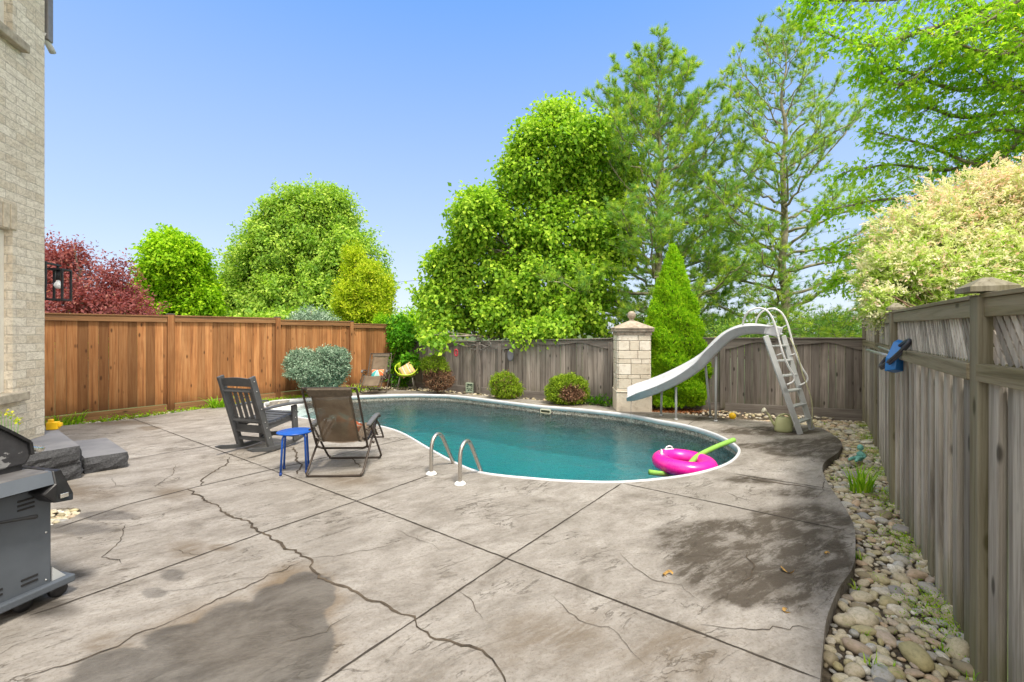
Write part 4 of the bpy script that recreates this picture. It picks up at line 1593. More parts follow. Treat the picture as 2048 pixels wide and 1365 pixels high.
def make_recliner():
    root = empty('reclining_chair', (0, 0, 0))
    # local +Y = the way the sitter faces
    W = .29
    # side profile of the upper frame: back top -> hip -> knee -> foot
    prof = [(-.42, 1.0), (-.385, .93), (-.10, .40), (-.06, .34), (.02, .31), (.10, .33), (.42, .47), (.50, .47), (.57, .42), (.72, .20)]
    back = catmull([Vector((0, y, z)) for y, z in prof[:4]], 6)
    # back frame loop
    m = MB()
    L_ = [Vector((-W + .03, -.375, .985)), Vector((-W, -.365, .95)), Vector((-W, -.02, .33)), Vector((-W + .01, .015, .275)), Vector((-W + .06, .03, .25))]
    Rr_ = [Vector((-v.x, v.y, v.z)) for v in L_]
    top = [Vector((-W + .06, -.385, 1.0)), Vector((W - .06, -.385, 1.0))]
    loop = L_[::-1] + [top[0], top[1]] + Rr_
    m.tube(catmull(loop, 5) + [L_[-1] * 1], .0125, 8)
    m.build('back_frame', fr_m, root)
    m = MB()
    S1 = [Vector((-W + .02, -.10, .40)), Vector((-W + .02, .10, .335)), Vector((-W + .02, .42, .475)), Vector((-W + .02, .50, .47)), Vector((-W + .02, .78, .22)), Vector((-W + .08, .82, .19)), Vector((W - .08, .82, .19)), Vector((W - .02, .78, .22)), Vector((W - .02, .50, .47)), Vector((W - .02, .42, .475)), Vector((W - .02, .10, .335)), Vector((W - .02, -.10, .40))]
    m.tube(catmull(S1, 5), .0115, 8)
    m.build('seat_frame', fr_m, root)
    # fabric: back and seat as two thin curved slings
    def sling(pts, hw, nm_, wid=9):
        pts = catmull([Vector((0, *p)) for p in pts], 5)
        vs, fs = [], []
        n_ = len(pts)
        for i, p in enumerate(pts):
            t = (pts[min(i + 1, n_ - 1)] - pts[max(i - 1, 0)]).normalized()
            nn = Vector((0, -t.z, t.y))
            for j in range(wid):
                u = j / (wid - 1) * 2 - 1
                vs.append(p + Vector((u * hw, 0, 0)) - nn * .02 * (1 - u * u) * (-1 if nn.z < 0 else 1))
        for i in range(n_ - 1):
            for j in range(wid - 1):
                a = i * wid + j
                fs.append((a, a + 1, a + wid + 1, a + wid))
        m = MB()
        m.add(vs, fs, True)
        o = m.build(nm_, sling_m, root)
        s_ = o.modifiers.new('solid', 'SOLIDIFY')
        s_.thickness = .0022
        return pts
    bp_ = sling([(-.383, .995), (-.30, .84), (-.10, .47), (-.03, .355)], .215, 'back_sling')
    sp_ = sling([(-.02, .345), (.10, .335), (.30, .41), (.44, .462), (.52, .44), (.76, .235)], .21, 'seat_sling')
    for nm_, pts, z0 in (('back_hem', bp_, 0), ('seat_hem', sp_, 0)):
        m = MB()
        for sx in (-1, 1):
            m.tube([p + Vector((sx * .205, 0, 0)) for p in pts], .011, 6)
        if nm_ == 'back_hem':
            m.box((0, -.375, .955), (.47, .034, .10), Matrix.Rotation(R(28), 4, 'X'), bev=.012)
        m.build(nm_, hem_m, root)
    # lacing
    m = MB()
    for sx in (-1, 1):
        zz = []
        N = 26
        for i in range(N + 1):
            t = i / N
            y, z = -.30 + .29 * t, .84 - .51 * t
            zz.append(Vector((sx * (W - .004 if i % 2 else .212), y, z)))
        m.tube(zz, .0028, 4)
        m.tube([Vector((sx * ((.212 if i % 2 else W - .004)), q.y, q.z)) for i, q in enumerate(zz)], .0028, 4)
        zz = []
        for i in range(31):
            t = i / 30
            y = -.02 + .78 * t
            z = np.interp(y, [-.02, .10, .30, .44, .52, .76], [.345, .335, .41, .462, .44, .235])
            zz.append(Vector((sx * (W - .024 if i % 2 else .208), y, float(z))))
        m.tube(zz, .0028, 4)
    m.build('lacing', cord_m, root)
    # crossed legs with ground bars
    def legs(yb, yt, zt, hw, nm_):
        m = MB()
        pts = [Vector((-hw, yt, zt)), Vector((-hw, yb + (yt - yb) * .12, .09)), Vector((-hw + .015, yb, .035)), Vector((-hw + .07, yb - .0, .014)),
               Vector((hw - .07, yb, .014)), Vector((hw - .015, yb, .035)), Vector((hw, yb + (yt - yb) * .12, .09)), Vector((hw, yt, zt))]
        m.tube(catmull(pts, 5), .0125, 8)
        return m.build(nm_, fr_m, root)
    legs(-.24, .34, .53, W + .018, 'rear_leg_loop')
    legs(.47, .02, .50, W + .042, 'front_leg_loop')
    for sx in (-1, 1):
        m = MB()
        x = sx * (W + .03)
        m.tube([(x, -.13, .50), (x, .02, .505), (x, .36, .56)], .010, 8)
        m.sphere((x + sx * .012, .10, .30), .016, n=10, m=6)
        m.build('arm_bar', fr_m, root)
        m = MB()
        vs = []
        for t in np.linspace(0, 1, 12):
            y = -.06 + .46 * t
            hw = .026 + .008 * math.sin(t * PI)
            z = .525 + .06 * t + .015 * math.sin(t * PI) - .05 * max(0, (t - .86) / .14) ** 2
            vs += [(x - hw, y, z), (x + hw, y, z), (x + hw * .8, y, z + .022), (x - hw * .8, y, z + .022)]
        fs = [(i * 4 + k, i * 4 + 4 + k, i * 4 + 4 + (k + 1) % 4, i * 4 + (k + 1) % 4) for i in range(11) for k in range(4)] + [(0, 1, 2, 3), (47, 46, 45, 44)]
        m.add(vs, fs)
        m.build('armrest', arm_m, root, bev=.006)
    return root
rec = make_recliner()
rec.location = (-1.97, 5.10, 0)
rec.rotation_euler = (0, 0, R(2))
tag(rec, 'brown mesh reclining chair seen from behind next to the blue stool', 'reclining chair', 'brown mesh reclining chairs')
rec2 = copy_tree(rec)
rec2.location = (-3.66, 12.0, 0)
rec2.rotation_euler = (0, 0, R(183))
tag(rec2, 'brown mesh reclining chair by the brown fence at the far end of the pool', 'reclining chair', 'brown mesh reclining chairs')

def pillow(name, label, cat, loc, rot, size, mat, puff=.055):
    N = 14
    vs, fs = [], []
    for side in (1, -1):
        for i in range(N + 1):
            for j in range(N + 1):
                u, v = i / N * 2 - 1, j / N * 2 - 1
                e = (1 - abs(u) ** 2.4) * (1 - abs(v) ** 2.4)
                k = 1 - .06 * (1 - abs(abs(u) - abs(v))) * 0 - .07 * (1 - abs(v)) * abs(u) ** 3
                k2 = 1 - .07 * (1 - abs(u)) * abs(v) ** 3
                vs.append((u * size[0] / 2 * k, side * puff * max(e, 0) ** .55, v * size[1] / 2 * k2))
    M_ = (N + 1) ** 2
    for s in range(2):
        for i in range(N):
            for j in range(N):
                a = s * M_ + i * (N + 1) + j
                q = (a, a + 1, a + N + 2, a + N + 1)
                fs.append(q if s == 0 else q[::-1])
    m = MB()
    m.add(vs, fs, True)
    o = m.build(name, mat)
    o.location = loc
    o.rotation_euler = rot
    tag(o, label, cat)
    return o
n = NT('fan_fabric')
tc = n.new('ShaderNodeTexCoord')
sp = n.new('ShaderNodeSeparateXYZ')
n.l(tc.outputs['Object'], sp.inputs[0])
angf = n.math('ARCTAN2', n.math('ADD', sp.outputs[2], -.12), n.math('ADD', sp.outputs[0], .0))
t_ = n.math('FRACT', n.math('MULTIPLY', angf, 10 / (2 * PI)))
idx = n.math('FRACT', n.math('MULTIPLY', n.math('FLOOR', n.math('MULTIPLY', angf, 10 / (2 * PI))), .37))
n.set(n.mix(n.maprange(t_, .10, .13), (.75, .70, .58), n.ramp(idx, [(0, (.62, .13, .035)), (.3, (.05, .36, .36)), (.55, (.72, .25, .10)), (.8, (.30, .58, .52)), (1, (.80, .72, .55))])), .85)
n.n['Color Ramp'].color_ramp.interpolation = 'CONSTANT'
fan = n.m
n = NT('striped_fabric')
tc = n.new('ShaderNodeTexCoord')
sp = n.new('ShaderNodeSeparateXYZ')
n.l(tc.outputs['Object'], sp.inputs[0])
t_ = n.math('FRACT', n.math('MULTIPLY', sp.outputs[0], 7.0))
r_ = n.ramp(t_, [(0, (.72, .50, .12)), (.25, (.62, .36, .26)), (.42, (.70, .62, .50)), (.62, (.66, .42, .14)), (.8, (.58, .38, .30))])
n.n['Color Ramp'].color_ramp.interpolation = 'CONSTANT'
n.set(r_, .85)
strp = n.m
pillow('cushion', 'teal and orange fan patterned cushion on the far reclining chair', 'cushion', (-3.66, 11.97, .47), (R(-26), 0, R(3)), (.33, .25), fan)
pillow('cushion', 'teal and orange cushion on the near reclining chair showing dimly through its mesh back', 'cushion', (-1.97, 5.24, .47), (R(24), R(30), R(4)), (.32, .30), fan)

# lime chair
limem = simple('lime_plastic', (.50, .68, .035), .4, 0, .06, 5)
steelm = simple('pale_steel', (.45, .43, .38), .4, .6, .15)
lc = empty('lime_chair', (-3.0, 12.5, 0), R(188))
tag(lc, 'lime green moulded armchair on thin metal legs in the fence corner', 'chair')
N = 28
m = MB()
vs, fs = [], []
lev = 9
for i in range(lev):
    t = i / (lev - 1)
    for k in range(N):
        a = 2 * PI * k / N
        back = max(0, -math.sin(a)) ** 1.2
        side = abs(math.cos(a)) ** 3
        rim = .06 + .17 * side + .36 * back
        r = .08 + (.235 + .03 * back) * min(1, (t * 1.15)) ** .55
        vs.append((r * math.cos(a) * 1.02, r * math.sin(a) * (.95 + .18 * back * t) - .02, .36 + rim * t ** 2.2))
for i in range(lev - 1):
    for k in range(N):
        a = 2 * PI * (k + .5) / N
        l = (k + 1) % N
        hole = (3 <= i <= 6) and ((abs(math.cos(a)) > .72 and i > 3 and i < 7 and abs(math.sin(a)) < .6) or (math.sin(a) < -.85 and 4 <= i <= 6))
        if not hole: fs.append((i * N + k, i * N + l, (i + 1) * N + l, (i + 1) * N + k))
fs.append(tuple(range(N))[::-1])
m.add(vs, fs, True)
o = m.build('shell', limem, lc)
s_ = o.modifiers.new('solid', 'SOLIDIFY'); s_.thickness = .022; s_.offset = 0
for sx in (-1, 1):
    for sy in (-1, 1):
        m = MB()
        m.tube([(sx * .12, sy * .10, .37), (sx * .17, sy * .15, .34), (sx * .235, sy * .20, 0)], .010, 8)
        m.build('leg', steelm, lc)
pillow('cushion', 'striped yellow and pink cushion set cornerwise on the lime green chair', 'cushion', (-2.97, 12.42, .54), (R(-26), R(-32), R(4)), (.40, .36), strp)

# ---------------------------------------------------------------- pool handrails
n = NT('brushed_steel')
c = n.coord()
n.set((.50, .47, .43), None, .9, .5)
n.l(n.maprange(n.noise(c, 40, 3), .3, .7, .24, .40, 'LINEAR'), n.b.inputs['Roughness'])
steel = n.m
pl_ = empty('pool_ladder', ((-.91 - .547) / 2, (4.96 + 4.63) / 2, 0))
tag(pl_, 'pair of curved stainless steel pool ladder rails on the near pool edge', 'pool ladder')
hd = Vector((.42, .907, 0))
rprof = [(0, -.03), (0, .20), (.003, .29), (.025, .365), (.075, .415), (.14, .425), (.21, .385), (.29, .27), (.43, .05), (.56, -.14), (.62, -.3), (.63, -1.0)]
for b in (Vector((-.91, 4.96, 0)), Vector((-.547, 4.63, 0))):
    o = b - Vector(pl_.location)
    m = MB()
    m.tube(catmull([o + hd * s + Vector((0, 0, z)) for s, z in rprof], 6), .0215, 14)
    r_ = m.build('rail', steel, pl_)
    m = MB()
    m.lathe([(.062, .001), (.062, .008), (.045, .026), (.028, .032)], tuple(o), 24)
    m.build('escutcheon', ivory if False else white, r_)
m = MB()
for z in (-.42, -.70):
    m.bar(Vector((-.91, 4.96, z)) + hd * .63 - Vector(pl_.location), Vector((-.547, 4.63, z)) + hd * .63 - Vector(pl_.location), .09, .03, bev=.005)
m.build('tread', white, pl_)

# ---------------------------------------------------------------- slide
sl_m = simple('slide_gelcoat', (.50, .52, .555), .32, 0, .07, 3)
al_m = simple('powder_grey', (.44, .46, .47), .45, .1, .08, 6)
tb_m = simple('rail_white', (.66, .67, .68), .3, .2, .06)
so = Vector((4.7, 7.05, 0))
sld = empty('pool_slide', so)
tag(sld, 'pale grey curved pool slide with ladder and hoop handrails on the far right', 'pool slide')
cl = [(4.27, 7.28, 1.575), (4.12, 7.38, 1.59), (3.95, 7.50, 1.575), (3.78, 7.62, 1.47), (3.60, 7.74, 1.25), (3.42, 7.87, 1.0), (3.18, 8.01, .79), (2.9, 8.14, .61), (2.60, 8.26, .46), (2.36, 8.35, .37), (2.20, 8.40, .345)]
cl = catmull([Vector(p) - so for p in cl], 6)
# U-shaped section: (sideways, up)
sec = [(-.285, .135), (-.262, .155), (-.245, .150), (-.232, .12), (-.205, .035), (-.12, .004), (0, 0), (.12, .004), (.205, .035), (.232, .12), (.245, .150), (.268, .155), (.285, .135)]
under_ = [(.255, .12), (.225, .03), (.14, -.014), (0, -.018), (-.14, -.014), (-.225, .03), (-.255, .12)]
full = sec + under_
vs, fs = [], []
ns = len(full)
for i, p in enumerate(cl):
    t = (cl[min(i + 1, len(cl) - 1)] - cl[max(i - 1, 0)]).normalized()
    sd_ = t.cross(Vector((0, 0, 1))).normalized()
    u = sd_.cross(t).normalized()
    f = i / (len(cl) - 1)
    sc = 1 + .12 * max(0, (f - .85) / .15)
    hs_ = .85 + .30 * math.sin(min(1, f * 1.6) * PI / 2) - .45 * max(0, (f - .86) / .14) ** 1.5
    roll = .20 * math.sin(min(1, f * 1.5) * PI / 2)
    for (a, b) in full: vs.append(p + sd_ * a * sc + u * (b * (hs_ if b > .01 else 1) + a * roll))
for i in range(len(cl) - 1):
    for k in range(ns):
        l = (k + 1) % ns
        fs.append((i * ns + k, i * ns + l, (i + 1) * ns + l, (i + 1) * ns + k))
fs += [tuple(range(ns))[::-1], tuple((len(cl) - 1) * ns + k for k in range(ns))]
m = MB()
m.add(vs, fs, True)
fl = m.build('flume', sl_m, sld)
# moulded seat behind the flume head
m = MB()
h0_ = Vector((4.32, 7.25, 1.58)) - so
dv = (cl[1] - cl[0]).normalized()
sv = dv.cross(Vector((0, 0, 1))).normalized()
for sx in (-1, 1):
    m.bar(h0_ + sv * sx * .235 - dv * .10 + Vector((0, 0, .03)), h0_ + sv * sx * .235 + dv * .12 + Vector((0, 0, .06)), .05, .17, bev=.02)
m.bar(h0_ - dv * .12 - Vector((0, 0, .0)), h0_ + dv * .08, .44, .035, bev=.012)
m.build('deck_plate', sl_m, sld)
# ladder
f1, f2 = Vector((4.52, 6.90, 0)) - so, Vector((4.92, 7.22, 0)) - so
t1, t2 = P(1531, 672, 7.02) - so, P(1566, 672, 7.34) - so
for a, b in ((f1, t1), (f2, t2)):
    m = MB()
    m.bar(a, b, .035, .085, up=(1, 0, 0), bev=.006)
    m.build('stringer', al_m, sld)
for k in range(6):
    t = .12 + .155 * k
    a, b = f1.lerp(t1, t), f2.lerp(t2, t)
    m = MB()
    m.bar(a.lerp(b, .04), a.lerp(b, .96), .10, .028, bev=.006)
    m.build('rung', al_m, sld)
# handrails
def hoop(px, dx, dy, d0):
    m = MB()
    pts = [P(x + dx, y + dy, d + d0) - so for x, y, d in px]
    m.tube(catmull(pts, 5), .0155, 10)
    return m
hp = [(1486, 655, 7.36), (1487, 640, 7.30), (1497, 624, 7.22), (1517, 616.5, 7.14), (1535, 623, 7.07), (1547, 642, 7.02), (1556, 672, 6.98), (1566, 708, 6.93), (1578, 735, 6.90), (1588, 752, 6.88), (1587, 763, 6.88), (1574, 770, 6.90)]
o = hoop(hp, 0, 0, 0).build('handrail', tb_m, sld)
m = MB()
m.tube([P(1533, 658, 7.10) - so, P(1549, 650, 7.02) - so], .010, 8)
m.tube([P(1553, 711, 6.98) - so, P(1568, 706, 6.93) - so], .010, 8)
m.build('bracket', tb_m, o)
hp2 = [(x + 26, y + 1, d + .34) for x, y, d in hp]
o = hoop(hp2, 0, 0, 0).build('handrail', tb_m, sld)
m = MB()
m.tube([P(1560, 658, 7.42) - so, P(1576, 649, 7.36) - so], .010, 8)
m.tube([P(1579, 712, 7.30) - so, P(1595, 706, 7.27) - so], .010, 8)
m.build('bracket', tb_m, o)
for a, b in (((2.99, 8.02, 0), (2.99, 8.02, .60)), ((2.86, 8.44, 0), (2.86, 8.40, .58)), ((3.66, 7.90, 0), (3.57, 7.70, 1.17)), ((3.72, 8.24, 0), (3.52, 8.02, 1.05))):
    m = MB()
    m.tube([Vector(a) - so, Vector(b) - so], .021, 10)
    m.lathe([(.035, .001), (.035, .02), (.022, .03)], tuple(Vector(a) - so), 12)
    m.build('support_leg', al_m, sld)
m = MB()
hz = [Vector((4.86, 7.16, .05)), Vector((4.80, 7.12, .5)), Vector((4.72, 7.13, .9)), Vector((4.62, 7.14, 1.25)), Vector((4.5, 7.2, 1.5))]
m.tube(catmull([p + Vector((.03 * math.sin(i * 2), -.03, 0)) - so for i, p in enumerate(hz)], 6), .008, 6)
m.build('hose', simple('hose_plastic', (.50, .50, .30), .4), sld)
# thin stream of water running off the lip
nw = NT('falling_water')
nw.set((.9, .95, 1), .05, 0, .5)
nw.b.inputs['Transmission Weight'].default_value = .9
nw.b.inputs['IOR'].default_value = 1.33
m = MB()
m.tube([(2.225, 8.22, .33), (2.22, 8.215, .1), (2.218, 8.212, WZ)], [.005, .004, .003], 6)
tag(m.build('water_trickle', nw.m), 'thin trickle of water falling from the slide lip into the pool', 'water')

# ---------------------------------------------------------------- things round the slide
ball_c = G(1465, 838)
m = MB()
m.sphere((0, 0, .062), .062, n=24, m=16)
o = m.build('ball', yel)
o.location = (ball_c.x, ball_c.y, -.01)
tag(o, 'small yellow ball lying at the slab edge below the back fence', 'ball')
wc = empty('watering_can', (4.36, 7.07, 0), R(-8))
tag(wc, 'sage green plastic watering can standing beside the slide ladder', 'watering can')
can = simple('sage_plastic', (.40, .42, .22), .45, 0, .08, 5)
m = MB()
m.lathe([(.10, .0), (.128, .012), (.134, .05), (.132, .12), (.118, .20), (.10, .232), (.092, .24)], n=28)
o = m.build('body', can, wc); o.scale = (1, .68, 1)
m = MB()
m.tube(catmull([Vector(p) for p in ((-.10, 0, .08), (-.16, 0, .15), (-.215, 0, .26), (-.265, 0, .315))], 5), [.024] * 5 + [.018] * 6 + [.015] * 5, 12)
m.build('spout', can, wc)
m = MB()
d_ = Vector((-.72, 0, .42)).normalized()
Mr = d_.to_track_quat('Z', 'Y').to_matrix()
m.lathe([(.015, -.02), (.028, .0), (.046, .035), (.047, .045), (.02, .055)], (-.265, 0, .32), 18, Mr)
m.build('rose', simple('rose_cream', (.55, .53, .42), .5), wc)
m = MB()
m.tube(catmull([Vector(p) for p in ((-.075, 0, .225), (-.05, 0, .265), (.02, 0, .285), (.085, 0, .26), (.128, 0, .19), (.135, 0, .10), (.118, 0, .05))], 5), .014, 10)
m.build('handle', can, wc)

# ---------------------------------------------------------------- float and noodles
pinkm = simple('pink_vinyl', (.80, .012, .33), .28, 0, .06, 3, 0, 10, .6)
fl_ = empty('swim_ring', (2.215, 5.66, WZ + .055))
fl_.rotation_euler = (R(1), R(2.5), R(10))
tag(fl_, 'bright pink inflatable swim ring floating against the near right pool edge', 'swim ring')
vs, fs = [], []
NU, NV = 72, 18
for i in range(NU):
    a = 2 * PI * i / NU
    for j in range(NV):
        b = 2 * PI * j / NV
        r = .108 * (1 - .028 * abs(math.sin(a * 18)) ** 6 * (max(0, math.cos(b)) ** .6 + .55 * max(0, -math.cos(b))) )
        vs.append(((.292 + r * math.cos(b)) * math.cos(a), (.292 + r * math.cos(b)) * math.sin(a), r * .92 * math.sin(b)))
for i in range(NU):
    for j in range(NV):
        fs.append((i * NV + j, ((i + 1) % NU) * NV + j, ((i + 1) % NU) * NV + (j + 1) % NV, i * NV + (j + 1) % NV))
m = MB(); m.add(vs, fs, True)
m.build('ring', pinkm, fl_)
for a in (R(102), R(158)):
    c0 = Vector((.285 * math.cos(a), .285 * math.sin(a), .092))
    tdir = Vector((-math.sin(a), math.cos(a), 0))
    m = MB()
    m.tube(catmull([c0 - tdir * .055, c0 - tdir * .045 + Vector((0, 0, .035)), c0 + Vector((0, 0, .048)), c0 + tdir * .045 + Vector((0, 0, .035)), c0 + tdir * .055], 5), .009, 8)
    m.bar(c0 - tdir * .075 + Vector((0, 0, .008)), c0 + tdir * .075 + Vector((0, 0, .008)), .03, .012, bev=.004)
    m.build('grip', white, fl_)
noo = simple('green_foam', (.22, .46, .07), .75, 0, .06, 20, .2, 200)
m = MB()
pts = [Vector((3.07, 6.08, .115)), Vector((2.75, 5.93, .055)), Vector((2.45, 5.78, -.02)), Vector((2.28, 5.66, -.10)), Vector((2.12, 5.56, -.165)), Vector((1.92, 5.48, -.165)), Vector((1.70, 5.46, -.135))]
pts = catmull(pts, 6)
m.tube(pts, .032, 14)
o = m.build('pool_noodle', noo)
tag(o, 'light green foam noodle threaded through the pink ring with one end on the coping', 'pool noodle')

# ---------------------------------------------------------------- net and pole on the right fence
pole_m = simple('pole_alu', (.40, .40, .37), .4, .6, .15)
d1 = (RF[1] - RF[2]).normalized()
hk = RF[2] + d1 * .25
nl = Vector((-d1.y, d1.x, 0))
if nl.x > 0: nl = -nl
pn = empty('pool_net', hk + nl * .16 + Vector((0, 0, 1.36)))
tag(pn, 'black rimmed pool net with blue scoop hung by its pole on the right fence', 'pool net')
m = MB()
po_ = Vector(pn.location)
m.tube([Vector((3.42, 4.0, 1.385)) - po_, Vector((4.28, 5.30, 1.385)) - po_], .016, 10)
m.tube([Vector((3.45, 3.99, 1.42)) - po_, Vector((4.42, 5.30, 1.425)) - po_], .012, 10)
m.build('pole', pole_m, pn)
m = MB()
eA, eB = P(1819, 681, 3.70), P(1761, 733, 4.10)
ax = (eA - eB).normalized()
cc = (eA + eB) / 2 - Vector(pn.location)
ori = ax
wdt = Vector((.25, .95, .1)).cross(ax).cross(ax).normalized()
ell = [cc + ori * (eA - eB).length / 2 * math.cos(a) + (Vector((.60, .79, .12))).normalized() * .12 * math.sin(a) for a in [2 * PI * k / 40 for k in range(40)]]
m.tube(ell, .016, 8, closed=True)
m.tube([p + Vector((.004, 0, -.022)) for p in ell], .009, 8, closed=True)
m.build('rim', simple('net_rim', (.035, .037, .05), .45), pn)
nb = NT('blue_net')
nb.set((.02, .17, .50), .35, 0, .5)
nb.b.inputs['Alpha'].default_value = .93
m = MB()
c2 = P(1789, 722, 3.93) - Vector(pn.location)
up_ = Vector((.15, 0, .98)).normalized()
rt = Vector((.95, .25, -.15)).normalized()
poly = [(-.075, -.105), (.055, -.108), (.100, .03), (.100, .12), (.035, .20), (-.02, .17), (-.085, .01)]
nr_ = rt.cross(up_).normalized()
f_ = [c2 + rt * a + up_ * b - nr_ * .02 for a, b in poly]
b_ = [c2 + rt * a * .8 + up_ * (b * .85 + .01) + nr_ * .06 for a, b in poly]
nn_ = len(poly)
m.add(f_ + b_, [tuple(range(nn_)), tuple(range(nn_, 2 * nn_))[::-1]] + [(i, nn_ + i, nn_ + (i + 1) % nn_, (i + 1) % nn_) for i in range(nn_)])
m.build('scoop', nb.m, pn, bev=.008)

# ---------------------------------------------------------------- small garden figures and bits
tq = simple('turquoise_glaze', (.16, .42, .36), .6, 0, .25, 14, .4, 60)
fg = empty('garden_figurine', G(1718, 925, -.05), R(20))
tag(fg, 'small turquoise garden figurine reclining on the pebbles above the grass clump', 'figurine')
bm = bmesh.new()
sk_v = [((.05, 0, .05), .042), ((.045, 0, .10), .036), ((.03, 0, .145), .018), ((-.01, -.02, .045), .030), ((-.07, -.03, .06), .024), ((-.11, -.03, .025), .018), ((-.01, .03, .05), .028), ((-.07, .04, .045), .022), ((-.12, .05, .03), .018), ((.04, -.045, .09), .018), ((.0, -.055, .065), .016), ((-.04, -.045, .085), .014), ((.05, .045, .09), .018), ((.085, .055, .05), .016)]
vv = [bm.verts.new(c_) for c_, _ in sk_v]
for a, b in ((0, 1), (1, 2), (0, 3), (3, 4), (4, 5), (0, 6), (6, 7), (7, 8), (1, 9), (9, 10), (10, 11), (1, 12), (12, 13)): bm.edges.new((vv[a], vv[b]))
me = bpy.data.meshes.new('figure')
bm.to_mesh(me); bm.free()
fo = link(bpy.data.objects.new('figure', me)); fo.parent = fg
me.materials.append(tq)
sm_ = fo.modifiers.new('skin', 'SKIN')
me.skin_vertices.new() if hasattr(me.skin_vertices, 'new') and not me.skin_vertices else None
if me.skin_vertices:
    for i, (c_, r_) in enumerate(sk_v):
        me.skin_vertices[0].data[i].radius = (r_, r_)
    me.skin_vertices[0].data[0].use_root = True
ssb = fo.modifiers.new('sub', 'SUBSURF'); ssb.levels = ssb.render_levels = 2
m = MB()
m.sphere((.028, 0, .185), .036, (1, .95, 1.08), 18, 12)
m.sphere((-.006, 0, .180), .008, n=8, m=6)
m.build('head', tq, fg)

# breeze block and red ornament at the back fence
bb = empty('breeze_block', G(940, 783), R(-14))
bb.location.z = -.03
tag(bb, 'pale green concrete breeze block with pierced star pattern before the grey fence', 'breeze block')
bbm = simple('mint_concrete', (.33, .40, .30), .9, 0, .2, 30, .5, 80)
bbd = simple('mint_dark', (.10, .30, .24), .8, 0, .2, 30)
m = MB()
for b in (((0, 0, .015), (.22, .10, .03)), ((0, 0, .245), (.22, .10, .03)), ((-.097, 0, .13), (.026, .10, .20)), ((.097, 0, .13), (.026, .10, .20))): m.box(*b, bev=.004)
m.build('surround', bbm, bb)
m = MB()
for a in (45, -45, 0, 90):
    m.box((0, 0, .13), (.26 if abs(a) == 45 else .18, .07 - abs(a) * .0003, .022), Matrix.Rotation(R(a), 4, 'Y'))
m.build('star_web', bbm, bb)
MB().box((0, .03, .13), (.17, .01, .19)).build('back_web', bbd, bb)
rd = simple('red_ornament', (.50, .05, .08), .6, 0, .15, 30)
p0 = P(912, 706, 12.14)
ro = empty('wreath', p0, math.atan2(-1.1, 1.7))
tag(ro, 'small red openwork wreath hung on the left part of the grey fence', 'wreath')
m = MB()
for k in range(12):
    a = 2 * PI * k / 12
    m.sphere((.055 * math.cos(a), 0, .085 * math.sin(a)), .028, (1, .4, 1), 10, 6)
m.tube([(.0, 0, .03 * math.sin(t)) for t in (0, 1)], .01, 6)
m.build('berries', rd, ro)
gp = simple('zinc_plaque', (.20, .20, .235), .5, .3, .15)
p0 = P(1021, 711, 11.21)
go = empty('oval_plaque', p0, math.atan2(-1.45, 2.55))
tag(go, 'dull grey oval plaque half hidden by drooping leaves on the grey fence', 'plaque')
m = MB()
m.lathe([(.10, -.008), (.125, 0), (.12, .012), (.09, .008)], n=28, M=Matrix.Rotation(R(90), 3, 'X'))
o = m.build('oval', gp, go); o.scale = (.78, 1, 1.25)
# fallen leaves on the slab
dl = simple('dead_leaf', (.34, .20, .05), .8, 0, .3, 60)
for px, py, a, lab in ((1337, 1154, .4, 'curled tan dead leaf on the pale slab left of the dark stain'), (1577, 1143, 2.2, 'curled yellowish dead leaf lying on the dark stained slab'), (1576, 1226, 1.2, 'small reddish brown leaf on the slab near its curved right edge'), (1655, 1110, 0.3, 'tiny yellow leaf at the slab rim beside the big stones')):
    m = MB()
    vs, fs = [], []
    sc_ = .4 if py in (1226, 1110) else .75
    for i in range(9):
        t = i / 8
        w_ = .012 * math.sin(t * PI * .95 + .1)
        x, y = .045 * math.cos(t * 3.9), .03 * math.sin(t * 3.9)
        z = .005 + .012 * math.sin(t * 9)
        vs += [(x * sc_, y * sc_, z * sc_ + .004), ((x * 1.25) * sc_ + w_, y * sc_ * 1.3 + w_, (z + .012) * sc_ + .004)]
        if i: fs.append((2 * i - 2, 2 * i - 1, 2 * i + 1, 2 * i))
    m.add(vs, fs, True)
    o = m.build('fallen_leaf', dl)
    o.location = G(px, py); o.rotation_euler = (0, 0, a)
    tag(o, lab, 'leaf')

# ---------------------------------------------------------------- barbecue at the lower left
gp_m = simple('grill_grey', (.088, .102, .122), .5, .15, .10, 4, .1, 120)
gk = simple('grill_black', (.018, .018, .02), .42, .1, .4, 8, .15, 60)
n = NT('peeling_lid')
c = n.coord()
pe = n.math('ADD', n.noise(c, 5.0, 6, .6, .3), n.math('MULTIPLY', n.noise(c, 26, 3), .10))
pk = n.maprange(pe, .585, .595, 0, 1, 'LINEAR')
n.set(n.mix(pk, n.mix(n.noise(c, 30, 4), (.02, .02, .023), (.05, .05, .055)), n.mix(n.noise(c, 18, 5), (.17, .17, .175), (.27, .27, .27))), .5, 0, .4)
n.bump(n.math('MULTIPLY', pk, -1), .5, .003)
lid_m = n.m
chrome = simple('worn_chrome', (.62, .61, .57), .25, .85, .25, 30)
shelf_m = simple('dusty_shelf', (.14, .135, .135), .6, .2, .25, 6)
gf_ = G(124, 1176)
